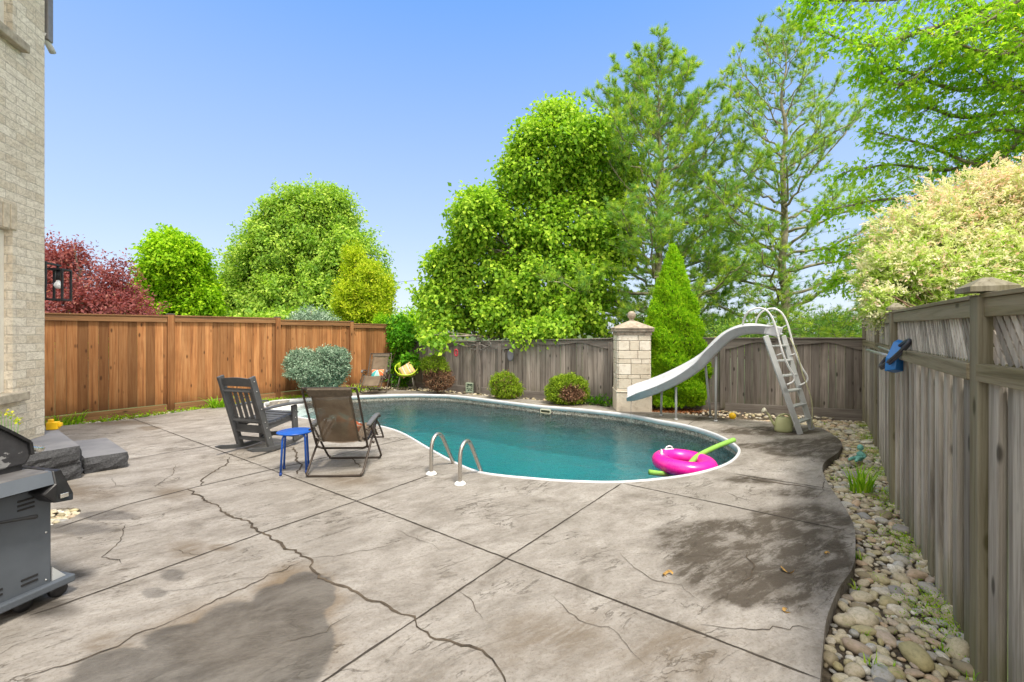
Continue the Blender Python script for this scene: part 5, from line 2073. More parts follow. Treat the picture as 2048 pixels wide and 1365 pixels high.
# local: +X = towards the grill front (away from the camera), +Y = grill width (away to the left)
go_ = Vector((-2.70, 2.66, 0))
ga = math.atan2(.97, .25)
gr = empty('gas_barbecue', go_, ga)
tag(gr, 'old grey and black gas barbecue with peeling lid at the lower left', 'barbecue')
DX, WY = .56, 1.05
m = MB()
m.box((-.32, .03 + WY / 2, .40), (.54, WY, .62), bev=.008)
cab = m.build('cabinet', gp_m, gr)
m = MB()
def slot(x, z): m.box((x, .0285, z), (.075, .006, .012), Matrix.Rotation(R(0), 4, 'Y'), bev=.003)
for x, z in ((-.165, .645), (-.165, .62), (-.165, .595), (-.15, .194), (-.15, .166), (-.30, .194), (-.30, .166)):
    m = MB()
    slot(x, z)
    m.build('vent_slot', gk, cab)
m = MB()
m.box((-.43, .0285, .60), (.14, .006, .07))
m.build('access_opening', gk, cab)
for x, z in ((-.075, .68), (-.075, .42), (-.075, .14), (-.30, .44), (-.52, .14)):
    m = MB()
    m.sphere((x, .029, z), .006, (1, .5, 1), 8, 5)
    m.build('screw', screwm, cab)
m = MB()
m.box((-DX / 2 + .02, .025 + WY / 2, .095), (DX + .06, WY + .06, .045), bev=.008)
m.build('base_frame', gp_m, gr)
m = MB()
m.add([(-.045, .03, .118), (.02, .03, .118), (-.045, .03, .20), (-.045, .07, .118), (.02, .07, .118), (-.045, .07, .20)], [(0, 1, 2), (5, 4, 3), (1, 4, 5, 2), (0, 2, 5, 3)])
m.build('bracket', al_m, gr)
for x, y in ((-.01, .05), (-.16, .07)):
    m = MB()
    m.lathe([(.022, -.021), (.042, -.017), (.045, 0), (.042, .017), (.022, .021)], (x, y, .045), 20, Matrix.Rotation(R(90), 3, 'X'))
    m.box((x, y + .0, .078), (.03, .03, .03), bev=.004)
    m.build('caster', gk, gr)
# side shelf seen edge-on: dusty top, sloping grey fascia, black end cap
m = MB()
m.box((-.42, .16, .79), (.62, .44, .022), bev=.006)
m.build('shelf_top', shelf_m, gr)
m = MB()
m.add([(-.75, -.06, .795), (-.10, -.06, .795), (-.105, -.09, .725), (-.75, -.09, .725), (-.75, -.02, .80), (-.10, -.02, .80), (-.105, -.05, .72), (-.75, -.05, .72)],
      [(0, 3, 2, 1), (0, 1, 5, 4), (3, 7, 6, 2), (1, 2, 6, 5), (0, 4, 7, 3)])
m.build('shelf_fascia', gp_m, gr)
m = MB()
m.add([(-.104, -.092, .725), (-.16, -.095, .68), (-.105, -.095, .615), (-.01, -.09, .60), (.005, -.06, .635), (-.055, -.062, .793), (-.098, -.06, .797)] +
      [(-.104, .5, .725), (-.16, .5, .68), (-.105, .5, .615), (-.01, .5, .60), (.005, .5, .635), (-.055, .5, .793), (-.098, .5, .797)],
      [(0, 1, 2, 3, 4, 5, 6)] + [(i, 7 + i, 7 + (i + 1) % 7, (i + 1) % 7) for i in range(7)] + [tuple(range(7, 14))[::-1]])
m.build('control_panel', gk, gr, bev=.008)
m = MB()
m.box((-.06, -.095, .645), (.04, .008, .026), bev=.003)
m.build('latch', chrome, gr)
m = MB()
m.box((-.43, .20, .73), (.54, .36, .08))
m.build('drip_tray', gk, gr)
m = MB()
for k in range(4):
    m.lathe([(.028, 0), (.026, .02), (.018, .035), (.01, .038)], (-.03, .10 + .14 * k, .715), 14, Matrix.Rotation(R(75), 3, 'Y'))
m.build('knob', chrome, gr)
m = MB()
m.box((-.43, .54, .815), (.58, .86, .05))
m.build('firebox', gk, gr)
# lid: wedge-shaped cheek and hood
lidp = [(-.75, .83), (-.125, .83), (-.105, .875), (-.115, .95), (-.20, 1.03), (-.31, 1.125), (-.46, 1.19), (-.72, 1.19)]
m = MB()
nl_ = len(lidp)
y0, y1 = .10, .98
m.add([(x, y0, z) for x, z in lidp] + [(x, y1, z) for x, z in lidp], [tuple(range(nl_)), tuple(range(nl_, 2 * nl_))[::-1]] + [(i, nl_ + i, nl_ + (i + 1) % nl_, (i + 1) % nl_) for i in range(nl_)])
lid = m.build('lid', lid_m, gr, bev=.01)
m = MB()
for a, b in zip(lidp[2:-1], lidp[3:]):
    m.bar((a[0], .105, a[1] + .008), (b[0], .105, b[1] + .008), .05, .016, up=(0, 0, 1), bev=.003)
m.build('lid_rim', gk, lid)
m = MB()
m.tube(catmull([Vector(p) for p in ((-.12, .16, .93), (-.05, .15, .895), (-.015, .20, .89), (-.015, .45, .89), (-.015, .85, .89), (-.05, .9, .895), (-.12, .9, .93))], 5), .016, 10)
m.build('lid_handle', chrome, lid)
m = MB()
m.tube(catmull([Vector(p) for p in ((-.06, .10, .585), (.01, .095, .575), (.035, .14, .57), (.035, .50, .57), (.01, .56, .57), (-.06, .56, .58))], 5), .013, 10)
m.build('door_handle', chrome, gr)
m = MB()
m.tube(catmull([Vector(p) for p in ((-.50, -.03, .60), (-.35, -.03, .585), (-.20, -.03, .56), (-.15, -.03, .55))], 4), [.009] * 9 + [.012] * 4, 8)
m.build('gas_hose', gk, gr)
# ---------------------------------------------------------------- plants
rg_ = np.random.default_rng(21)
BR = [(0, (.16, .34, .015)), (.35, (.27, .48, .02)), (.65, (.38, .60, .03)), (1, (.55, .70, .05))]
m_maple = leafmat('maple_leaf', [(0, (.18, .37, .04)), (.35, (.32, .52, .045)), (.65, (.47, .66, .06)), (1, (.66, .78, .09))])
m_linden = leafmat('linden_leaf', [(0, (.19, .36, .06)), (.35, (.32, .50, .07)), (.65, (.46, .62, .09)), (1, (.62, .74, .16))])
m_lime = leafmat('lime_leaf', [(0, (.17, .38, .01)), (.4, (.30, .52, .015)), (.7, (.42, .64, .02)), (1, (.58, .72, .04))])
m_gold = leafmat('golden_leaf', [(0, (.30, .42, .02)), (.4, (.46, .58, .03)), (.7, (.62, .68, .04)), (1, (.76, .66, .08))])
m_red = leafmat('red_leaf', [(0, (.18, .055, .06)), (.4, (.30, .10, .10)), (.75, (.42, .17, .14)), (1, (.52, .34, .22))], .4, .5, (1.2, .7, .6))
m_locust = leafmat('silver_maple_leaf', [(0, (.24, .48, .03)), (.4, (.42, .66, .04)), (.75, (.60, .78, .07)), (.95, (.76, .78, .08)), (1, (.80, .58, .10))], .6)
m_pine = leafmat('pine_needle', [(0, (.13, .29, .09)), (.35, (.25, .44, .10)), (.7, (.44, .60, .09)), (.95, (.66, .72, .10)), (1, (.60, .42, .20))], .42, .6)
m_spruce = leafmat('blue_spruce', [(0, (.11, .20, .12)), (.5, (.30, .43, .30)), (1, (.56, .66, .50))], .15, .6, (1, 1, 1))
m_thuja = leafmat('cedar_leaf', [(0, (.16, .38, .01)), (.5, (.33, .60, .015)), (1, (.55, .76, .03))], .35, .6)
m_willow = leafmat('willow_leaf', [(0, (.24, .46, .04)), (.30, (.46, .64, .10)), (.5, (.72, .80, .36)), (.75, (.87, .84, .60)), (.92, (.90, .81, .66)), (1, (.90, .62, .48))], .45, .55, (1, 1, .8))
m_box = leafmat('shrub_leaf', [(0, (.13, .20, .02)), (.5, (.27, .40, .025)), (1, (.46, .60, .04))], .3)
m_brown = leafmat('brown_twig_leaf', [(0, (.13, .07, .045)), (.5, (.25, .14, .085)), (1, (.36, .24, .12))], .1, .8, (1, .8, .6))
m_vine = leafmat('vine_leaf', [(0, (.05, .20, .01)), (.5, (.12, .36, .012)), (1, (.34, .56, .03))], .3)
m_grass = leafmat('grass_blade', [(0, (.14, .34, .015)), (.5, (.28, .54, .02)), (1, (.50, .66, .06))], .35)
m_twig = simple('red_twig', (.20, .12, .08), .8, 0, .3, 20)

# trees beyond the brown fence
broadleaf('red_maple', 'dark red Japanese maple with feathery crown above the left end of the brown fence', 'tree', (-12.0, 13, 0), P(150, 500, 13),
          lobes_px([(112, 545, 62, 58), (175, 570, 78, 58), (245, 598, 42, 38), (150, 625, 130, 38), (60, 590, 90, 90), (225, 625, 68, 24), (120, 515, 34, 26)], 13, .8, 0, rg_), (m_red, bark_dark), rg_, 2700, 12, .38, .10, .042, .10, droop=-.12, spread=.08, gaps=.6, tail=.25)
broadleaf('lime_green_tree', 'bright lime green pointed tree between the red maple and the large round tree', 'tree', P(350, 680, 19) * Vector((1, 1, 0)) if False else (-14.6, 19, 0), P(345, 480, 19),
          lobes_px([(345, 520, 52, 50), (322, 580, 42, 45), (372, 575, 48, 55), (338, 490, 24, 26), (395, 605, 36, 34), (312, 620, 44, 24), (355, 628, 70, 26), (375, 515, 28, 30)], 19, .8, 0, rg_), (m_lime, bark), rg_, 4200, 12, .42, .15, .09, .14, gaps=.35)
broadleaf('linden_tree', 'large rounded bright green tree standing tallest over the brown fence', 'tree', (-9.8, 23, 0), P(618, 400, 23),
          lobes_px([(615, 440, 80, 62), (600, 505, 112, 70), (530, 555, 78, 62), (690, 545, 82, 90), (500, 610, 85, 38), (625, 600, 130, 52), (735, 590, 45, 62), (665, 425, 50, 44), (560, 440, 45, 40), (450, 615, 35, 32), (635, 400, 34, 24), (515, 500, 40, 34), (480, 575, 34, 30)], 23, .8, 0, rg_), (m_linden, bark), rg_, 12500, 12, .55, .155, .09, .22, gaps=.5)
broadleaf('golden_tree', 'narrow yellow green tree in front of the right side of the large round tree', 'tree', (-6.2, 18, 0), P(712, 520, 18),
          lobes_px([(709, 538, 12, 42), (738, 570, 18, 42), (700, 600, 22, 38), (750, 612, 26, 32), (725, 625, 44, 22), (766, 585, 11, 34)], 18, .9, 0, rg_), (m_gold, bark), rg_, 2500, 10, .3, .12, .06, .08, droop=.3, spread=.08, gaps=.2)
broadleaf('blue_spruce', 'top of a pale blue spruce peeping over the brown fence', 'tree', P(625, 680, 15) * 1 - Vector((0, 0, 1.35)), P(622, 622, 15),
          lobes_px([(622, 632, 26, 14), (605, 642, 22, 10), (645, 640, 24, 10), (625, 650, 44, 14), (625, 675, 60, 24)], 15, .9, 0, rg_), (m_spruce, bark), rg_, 1300, 12, .22, .07, .03, .08, droop=.15, spread=.04, gaps=0)
broadleaf('cedar_tip', 'small bright green conical cedar tip above the brown fence near the corner', 'tree', P(762, 690, 14.6) - Vector((0, 0, 1.1)), P(762, 630, 14.6),
          lobes_px([(762, 640, 9, 10), (762, 655, 15, 16), (762, 690, 20, 34)], 14.6, .9, 0, rg_), (m_thuja, bark), rg_, 500, 10, .14, .05, .03, .04, droop=.4, spread=.03, gaps=0)
broadleaf('yellow_green_tree', 'small feathery yellow green tree in the gap over the fence corner', 'tree', (-3.7, 17, 0), P(832, 630, 17),
          lobes_px([(832, 645, 28, 24), (812, 665, 30, 22), (850, 665, 30, 26), (835, 690, 60, 26), (770, 690, 60, 30)], 17, .8, 0, rg_), (m_lime, bark), rg_, 1300, 10, .35, .12, .07, .07, gaps=.3, droop=.1)
broadleaf('hedge_tree', 'dark leafy shrubbery low behind the brown fence and the corner', 'hedge', (-9.0, 21, 0), P(560, 640, 21),
          lobes_px([(200, 665, 130, 34), (400, 660, 130, 30), (580, 660, 130, 32), (740, 665, 80, 26)], 20, .6, 0, rg_), (m_linden, bark), rg_, 2200, 10, .5, .2, .12, .1, gaps=0)

# big maple over the back fence
broadleaf('maple_tree', 'big bright green maple leaning over the grey fence with leaves hanging in front', 'tree', (1.3, 13.4, 0), P(1125, 225, 13.0),
          [(c_, r_ * np.array([.87, .87, .86])) for c_, r_ in lobes_px([(1118, 240, 50, 40), (1092, 290, 72, 48), (1160, 275, 58, 42), (1060, 345, 62, 46), (1150, 360, 95, 62), (962, 425, 54, 44), (1015, 455, 70, 58), (1120, 460, 110, 72),
                    (908, 540, 40, 32), (868, 578, 26, 16), (960, 545, 75, 55), (1080, 565, 120, 72), (920, 620, 52, 38), (1025, 628, 100, 38), (1150, 622, 90, 46), (1190, 560, 60, 50), (1225, 340, 50, 60), (1215, 470, 60, 80), (1000, 385, 40, 34), (935, 480, 36, 34)], 12.6, .8, 0, rg_)]
          + lobes_px([(898, 528, 40, 30), (864, 578, 32, 16), (905, 606, 56, 40), (952, 425, 46, 38), (885, 650, 34, 22)], 12.3, .8, 0, rg_)
          + lobes_px([(872, 670, 24, 9), (1060, 664, 46, 12), (1120, 650, 40, 12), (1032, 672, 18, 9)], 11.2, .5, 0, rg_),
          (m_maple, bark), rg_, 8600, 13, .38, .115, .085, .15, tail=.06, gaps=.62, gs=1.6, inner=.35)

# ---------------------------------------------------------------- pines
def pine(name, label, base, H, rng, nb, reach, dens, K, low, trunk_r, side=None, ntuft=3.0, wid=.009, ln=.13):
    base = Vector(base)
    root = empty(name, base)
    tag(root, label, 'pine tree')
    mb = MB()
    tr = [Vector((.06 * math.sin(i * 1.3) * H / 11, .05 * math.cos(i * 1.7), H * i / 22)) for i in range(23)]
    mb.tube(tr, [trunk_r * (1 - .93 * i / 22) for i in range(23)], 10)
    tp, td = [], []
    for b in range(nb):
        t = low + (1 - low) * ((b + rng.random() * .8) / nb)
        if t > .985: continue
        z0 = H * t
        az = b * 2.399 + rng.normal() * .3
        Lb = reach * ((1 - t) ** .55 * .92 + .10) * (0.72 + .45 * rng.random()) * (1 if t > low + .1 else .9)
        el = R(8 + 46 * t ** 1.3 + rng.normal() * 7)
        d = Vector((math.cos(az) * math.cos(el), math.sin(az) * math.cos(el), math.sin(el)))
        if d.y < 0: d.y *= .72
        o = Vector((0, 0, z0))
        pts = []
        k = 10
        for i in range(k + 1):
            s = i / k
            pts.append(o + d * Lb * s + Vector((0, 0, Lb * (.16 * s * s - .10 * s * (1 - t) * 1.3))) + Vector(rng.normal(size=3)) * .018 * Lb * (i > 0))
        r0 = trunk_r * (1 - .93 * t) * .42
        mb.tube(pts, [r0 * (1 - .86 * i / k) + .004 for i in range(k + 1)], 6)
        for i in range(4, k + 1):
            for _ in range(1):
                tp.append(pts[i] + Vector(rng.normal(size=3)) * .07); td.append(d * .5 + Vector(rng.normal(size=3)) * .6 + Vector((0, 0, .3)))
        # side twigs
        nt_ = int(Lb * ntuft * dens) + 3
        for j in range(nt_):
            s = .22 + .78 * (j + rng.random()) / nt_
            i0 = min(k - 1, int(s * k))
            p = pts[i0].lerp(pts[i0 + 1], s * k - i0)
            tdv = (pts[i0 + 1] - pts[i0]).normalized()
            sg = 1 if j % 2 else -1
            sdv = tdv.cross(Vector((0, 0, 1))).normalized() * sg
            tl = Lb * (.34 * (1 - s) + .10) * (.6 + .7 * rng.random()) + .10
            dd = (tdv * (.75 + .2 * rng.random()) + sdv * .75 + Vector((0, 0, .22 + .25 * t + rng.normal() * .12))).normalized()
            q = p + dd * tl
            mid = p.lerp(q, .5) + Vector((0, 0, -.04 * tl))
            mb.tube([p, mid, q], [.009, .006, .004], 4, cap=False)
            nk = max(2, int(tl / .085 * dens))
            for u in range(nk):
                f = (u + .6) / nk
                if f < .25: continue
                pos = p.lerp(q, f) + Vector(rng.normal(size=3)) * .035
                tp.append(pos); td.append(dd + Vector(rng.normal(size=3)) * .5 + Vector((0, 0, .25)))
            if rng.random() < .7 * dens:
                for _ in range(2):
                    b2 = p.lerp(q, .35 + .4 * rng.random())
                    d2 = (dd + Vector(rng.normal(size=3)) * .6 + Vector((0, 0, .2))).normalized()
                    e2 = b2 + d2 * tl * .45
                    mb.tube([b2, e2], [.005, .003], 3, cap=False)
                    for f in (.5, .75, 1.0): tp.append(b2.lerp(e2, f)); td.append(d2)
    for i in range(5): tp.append(Vector((0, 0, H - .1 * i))); td.append(Vector((0, 0, 1)))
    mb.build('trunk', pine_bark, root)
    v, q, a = tufts(np.array([p[:] for p in tp]), np.array([x[:] for x in td]), rng, K, ln, wid)
    fast_mesh('needles', v, q, a, m_pine, root)
    return len(tp)
np1 = pine('pine_tree', 'dense tall pine rising behind the stone pillar and narrow cedar', (4.32, 12.9, 0), 9.35, rg_, 80, 4.1, 1.22, 24, .09, .17, ln=.17, wid=.012)
np2 = pine('pine_tree', 'sparse tall pine with bare trunk behind the slide ladder', (7.35, 11.9, 0), 9.55, rg_, 66, 3.6, .88, 22, .08, .15, ln=.15, wid=.011)

# ---------------------------------------------------------------- silver maple reaching in from the right
sm_root = empty('silver_maple', (11.5, 7.0, 0))
tag(sm_root, 'large feathery green maple reaching in from the top right corner', 'tree')
o_ = Vector(sm_root.location)
mb = MB()
limb(mb, (0, 0, 0), (.3, .2, 9.5), .26, .12, rg_, .03, 10, n=12)
br_px = [  # pixel path, depth of the end
    [(2300, 200, 7.5), (2048, 15, 7.2), (1850, 62, 7.0), (1740, 92, 6.8), (1640, 62, 6.7)],
    [(2300, -60, 7), (2000, -40, 7), (1800, -4, 6.9), (1660, 0, 6.8), (1622, 2, 6.8)],
    [(2300, 230, 7.4), (2060, 110, 7.3), (1900, 120, 7.2), (1790, 170, 7.1), (1735, 92, 7)],
    [(2300, 260, 7.6), (2080, 170, 7.5), (1920, 180, 7.4), (1800, 140, 7.3), (1750, 140, 7.3)],
    [(2350, 330, 8), (2080, 230, 7.9), (1930, 235, 7.8), (1850, 215, 7.7), (1770, 215, 7.6)],
    [(2350, 350, 8), (2100, 250, 7.8), (1980, 330, 7.8), (1850, 290, 7.7), (1742, 262, 7.6)],
    [(2350, 380, 8.4), (2050, 300, 8.2), (1900, 340, 8.2), (1780, 330, 8.1), (1690, 345, 8.0)],
    [(2350, 420, 8.6), (2050, 350, 8.5), (1880, 390, 8.4), (1760, 400, 8.4), (1660, 420, 8.3)],
    [(2350, 450, 8.8), (2000, 420, 8.8), (1840, 450, 8.7), (1740, 480, 8.6), (1660, 500, 8.5)],
    [(2350, 480, 9.0), (2000, 480, 9.0), (1820, 520, 8.9), (1730, 560, 8.8), (1670, 560, 8.8)],
    [(2350, 330, 7), (2150, 120, 7), (2040, 60, 7), (1950, 20, 7), (1880, -30, 7)],
    [(2350, 360, 7), (2200, 200, 7), (2100, 190, 7), (2000, 170, 7), (1930, 130, 7)],
    [(2350, 360, 7.5), (2200, 250, 7.5), (2100, 270, 7.5), (1990, 260, 7.5), (1890, 280, 7.5)],
    [(2350, 160, 6.6), (2200, 60, 6.6), (2080, -10, 6.6), (1980, 40, 6.6), (1900, 70, 6.6)],
    [(2350, 260, 6.6), (2200, 130, 6.6), (2080, 70, 6.6), (2000, 110, 6.6), (1840, 60, 6.8)]]
SP, SO = [], []
for path in br_px:
    pts = catmull([P(x, y, d) - o_ for x, y, d in path], 7)
    mb.tube(pts, [.055 * (1 - .9 * i / (len(pts) - 1)) + .004 for i in range(len(pts))], 6)
    n_ = len(pts)
    for i in range(5, n_):
        f = i / (n_ - 1)
        tdv = (pts[i] - pts[i - 1]).normalized()
        for _ in range(3):
            side = Vector(rg_.normal(size=3))
            side = (side - tdv * side.dot(tdv)).normalized()
            L = (.62 * (1 - f) + .16) * (.4 + rg_.random() * .9)
            d2 = (tdv * .8 + side * .7 + Vector((0, 0, -.12))).normalized()
            q = pts[i] + d2 * L
            mb.tube([pts[i], q], [.007, .003], 3, cap=False)
            for u in np.linspace(.25, 1, max(2, int(L / .13))):
                SP.append(pts[i].lerp(q, u)); SO.append(d2 + Vector((0, 0, -.1)))
mb.build('trunk', bark, sm_root)
SP, SO = np.array([x[:] for x in SP]), unit(np.array([x[:] for x in SO]))
# lobed leaves hanging in loose sprays: three narrow lobes each
def lobed(pos, out, rng, m, L, W):
    n = len(pos)
    ax = unit(out + rng.normal(size=(n, 3)) * .3 + np.array([-.1, 0, -.35]))
    p = (pos[:, None] + ax[:, None] * rng.random((n, m, 1)) * .20 + rng.normal(size=(n, m, 3)) * .055).reshape(-1, 3)
    d = (ax[:, None] * .8 + rng.normal(size=(n, m, 3)) * .45 + np.array([-.15, 0, -.35])).reshape(-1, 3)
    d = unit(d)
    nr = rng.normal(size=(n * m, 3)) * .6 + np.array([0, 0, .8])
    side = unit(np.cross(d, nr))
    a = np.clip(np.repeat(rng.random(n) * .6 + .1, m) + rng.normal(size=n * m) * .15, .01, .99)
    parts = []
    for k, l in ((0, 1.0), (.75, .74), (-.75, .74)):
        dd = d + side * k
        v, q = leaves(p, dd, nr, L * l, W)
        parts.append((v, q, np.repeat(a, 4)))
    return merge(parts)
v, q, a = lobed(SP, SO, rg_, 6, .092, .026)
fast_mesh('crown', v, q, a, m_locust, sm_root)

# ---------------------------------------------------------------- variegated willow over the right fence
ww_base = Vector((6.6, 5.1, -.16))
wr = empty('variegated_willow', ww_base)
tag(wr, 'round pink and cream variegated willow bulging over the right fence', 'shrub')
lob = lobes_px([(1945, 435, 115, 85), (1850, 500, 105, 92), (1790, 555, 62, 62), (1880, 560, 140, 75), (2050, 420, 110, 95), (2010, 540, 130, 85), (1762, 600, 34, 26), (2150, 480, 120, 140), (1800, 620, 70, 34)], 5.3, .55, 0, rg_)
mb = MB()
for c, rr_ in lob:
    for _ in range(5):
        u = Vector(rg_.normal(size=3)); u.normalize()
        limb(mb, (rg_.normal() * .15, rg_.normal() * .15, 0), Vector(c) - ww_base + Vector((u.x * rr_[0], u.y * rr_[1], abs(u.z) * rr_[2])) * .85, .022, .005, rg_, .1, 7, n=5)
mb.build('stems', m_twig, wr)
pos, out, _ = crown(lob, 9500, rg_, inner=.25, gaps=.1, tail=.24)
n_ = len(pos)
m_ = 13
ax = unit(out * .8 + rg_.normal(size=(n_, 3)) * .45 + np.array([-.15, 0, .18]))
t = (np.arange(m_) / m_)[None, :, None]
p = pos[:, None] + ax[:, None] * (t - .3) * .20 + rg_.normal(size=(n_, m_, 3)) * .006 - np.stack([0 * t, 0 * t, .05 * t ** 2], -1)[..., 0, :]
sidev = rg_.normal(size=(n_, m_, 3))
d = ax[:, None] * .75 + sidev * .42
nr = out[:, None] * .5 + rg_.normal(size=(n_, m_, 3)) * .4 + np.array([0, 0, .6])
v, q = leaves(p.reshape(-1, 3) - np.array(ww_base), d.reshape(-1, 3), nr.reshape(-1, 3), .072 * (1 - .45 * np.tile(np.arange(m_) / m_, n_)) * (.7 + .5 * rg_.random(n_ * m_)), .019)
hgt = np.clip((pos[:, 2] - 2.0) / 1.6, 0, 1)
tip = np.clip(.27 + .34 * hgt + rg_.normal(size=n_) * .13, 0, .7)
a = np.clip(np.repeat(tip, m_) + np.tile(np.linspace(-.05, .55, m_), n_) * (np.repeat(rg_.random(n_), m_) > .35) + rg_.normal(size=n_ * m_) * .05, .01, .99)
fast_mesh('crown', v, q, np.repeat(a, 4), m_willow, wr)

# low pine-like greenery behind the right end of the back fence
broadleaf('low_shrub', 'low loose green shrub behind the back fence at the right corner', 'shrub', (8.2, 11.2, 0), (8.0, 11.0, 1.9),
          lobes_px([(1650, 655, 50, 18), (1700, 662, 60, 16), (1590, 662, 40, 14), (1480, 668, 70, 14)], 11.0, .7, 0, rg_), (m_pine, bark), rg_, 1000, 12, .22, .09, .02, .03, gaps=.3, droop=.1)

# ---------------------------------------------------------------- narrow cedar by the pillar
tb = Vector((3.42, 9.55, 0))
th = empty('columnar_cedar', tb)
tag(th, 'narrow bright green cone-shaped cedar between the stone pillar and the slide', 'shrub')
def cone_plant(cx, cy, H, Rb, n_, rng, z0=.05, size=.06, belly=.25):
    z = H * (1 - np.sqrt(1 - rng.random(n_) * .985)) if False else H * (1 - (1 - rng.random(n_)) ** .62)
    t = z / H
    prof = Rb * np.where(t < belly, .86 + .14 * (t / belly), (1 - ((t - belly) / (1 - belly)) ** 1.25) ** .92)
    az = rng.random(n_) * 2 * PI
    lump = 1 + .10 * np.sin(az * 5 + z * 5) + .07 * np.sin(z * 13 + az * 2) 
    r = prof * lump * (.80 + .22 * rng.random(n_) ** .6)
    pos = np.stack([cx + r * np.cos(az), cy + r * np.sin(az), z0 + z], 1)
    out = np.stack([np.cos(az), np.sin(az), np.full(n_, .35)], 1)
    return pos, unit(out)
parts = []
for cx, cy, H, Rb, n_ in ((.08, 0, 3.42, .66, 13500), (-.34, .05, 2.1, .42, 5200), (.25, -.06, 1.5, .50, 3200)):
    pos, out = cone_plant(cx, cy, H, Rb, n_, rg_)
    k = len(pos)
    m_ = 7
    ax = unit(out * .55 + rg_.normal(size=(k, 3)) * .22 + np.array([0, 0, .75]))
    az = rg_.random((k, m_, 1)) * 2 * PI
    d = ax[:, None] + rg_.normal(size=(k, m_, 3)) * .38
    p = pos[:, None] + ax[:, None] * rg_.random((k, m_, 1)) * .06 + rg_.normal(size=(k, m_, 3)) * .012
    nr = out[:, None] + rg_.normal(size=(k, m_, 3)) * .6
    v, q = leaves(p.reshape(-1, 3), d.reshape(-1, 3), nr.reshape(-1, 3), .05, .021)
    a = np.repeat(np.clip(np.repeat(rg_.random(k) * .7 + .1, m_) + rg_.normal(size=k * m_) * .12, 0, 1), 4)
    parts.append((v, q, a))
v, q, a = merge(parts)
fast_mesh('foliage', v, q, a, m_thuja, th)
m = MB()
m.tube([(.08, 0, 0), (.08, 0, 3.0)], [.06, .01], 8)
m.lathe([(.28, .1), (.42, .5), (.40, 1.2), (.26, 2.2), (.05, 3.1)], (.08, 0, 0), 16)
m.lathe([(.2, .1), (.25, .7), (.04, 1.8)], (-.34, .05, 0), 12)
m.build('inner_twigs', simple('inner_brown', (.05, .06, .02), .9, 0, .4, 20), th)

# ---------------------------------------------------------------- clipped shrubs
def shrub(name, label, base, lobes, mat, n_, m_, L, W, core=.72, core_col=(.05, .055, .03), brown=None, droop=0, cat='shrub'):
    base = Vector(base)
    root = empty(name, base)
    tag(root, label, cat)
    pos, out, _ = crown(lobes, n_, rg_, inner=.78, gaps=0)
    keep = pos[:, 2] > -.02
    pos, out = pos[keep], out[keep]
    def mk(pos, out, mt, nm):
        if len(pos) < 5: return
        v, q, a = spray_leaves(pos - np.array(base), out, rg_, m_, L * 2.2, L, W, droop=droop, spread=L * .5, flat=.2)
        fast_mesh(nm, v, q, a, mt, root)
    if brown is not None:
        b = brown(pos) + rg_.normal(size=len(pos)) * .16 > 0
        mk(pos[~b], out[~b], mat, 'foliage')
        mk(pos[b], out[b], m_brown, 'brown_patch')
    else: mk(pos, out, mat, 'foliage')
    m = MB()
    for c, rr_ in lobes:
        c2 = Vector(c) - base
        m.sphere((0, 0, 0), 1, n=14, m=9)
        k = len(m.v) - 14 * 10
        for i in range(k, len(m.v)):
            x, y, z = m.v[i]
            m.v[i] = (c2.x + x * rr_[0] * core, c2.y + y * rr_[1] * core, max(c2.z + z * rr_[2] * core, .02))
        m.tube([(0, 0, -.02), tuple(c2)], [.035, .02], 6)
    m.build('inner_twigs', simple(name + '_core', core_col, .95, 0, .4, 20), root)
    return root
D = 10.75
def lw(lst, d):
    return [(np.array(P(x, y, d + (o[0] if o else 0))), np.array([rx / F * d, rx / F * d * .85, ry / F * d])) for x, y, rx, ry, *o in lst]
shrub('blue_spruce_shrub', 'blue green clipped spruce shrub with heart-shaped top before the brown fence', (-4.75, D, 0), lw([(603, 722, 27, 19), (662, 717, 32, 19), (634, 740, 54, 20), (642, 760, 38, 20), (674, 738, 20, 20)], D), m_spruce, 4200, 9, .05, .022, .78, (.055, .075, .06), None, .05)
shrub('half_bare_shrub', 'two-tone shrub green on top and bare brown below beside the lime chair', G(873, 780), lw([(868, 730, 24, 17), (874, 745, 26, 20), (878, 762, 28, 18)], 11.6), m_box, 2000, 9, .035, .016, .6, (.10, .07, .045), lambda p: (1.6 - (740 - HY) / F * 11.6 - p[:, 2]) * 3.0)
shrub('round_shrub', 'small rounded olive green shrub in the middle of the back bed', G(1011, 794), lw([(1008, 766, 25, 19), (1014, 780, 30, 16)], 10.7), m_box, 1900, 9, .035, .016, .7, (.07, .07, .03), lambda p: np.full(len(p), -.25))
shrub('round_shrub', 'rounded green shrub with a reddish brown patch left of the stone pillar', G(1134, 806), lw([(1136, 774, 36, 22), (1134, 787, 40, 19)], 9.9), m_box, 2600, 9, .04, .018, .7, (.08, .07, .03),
      lambda p: .5 - ((p[:, 0] - P(1140, 0, 9.9).x) / .28) ** 2 - ((p[:, 2] - .27) / .17) ** 2 + (p[:, 1] < 9.9) * .5 - .15)
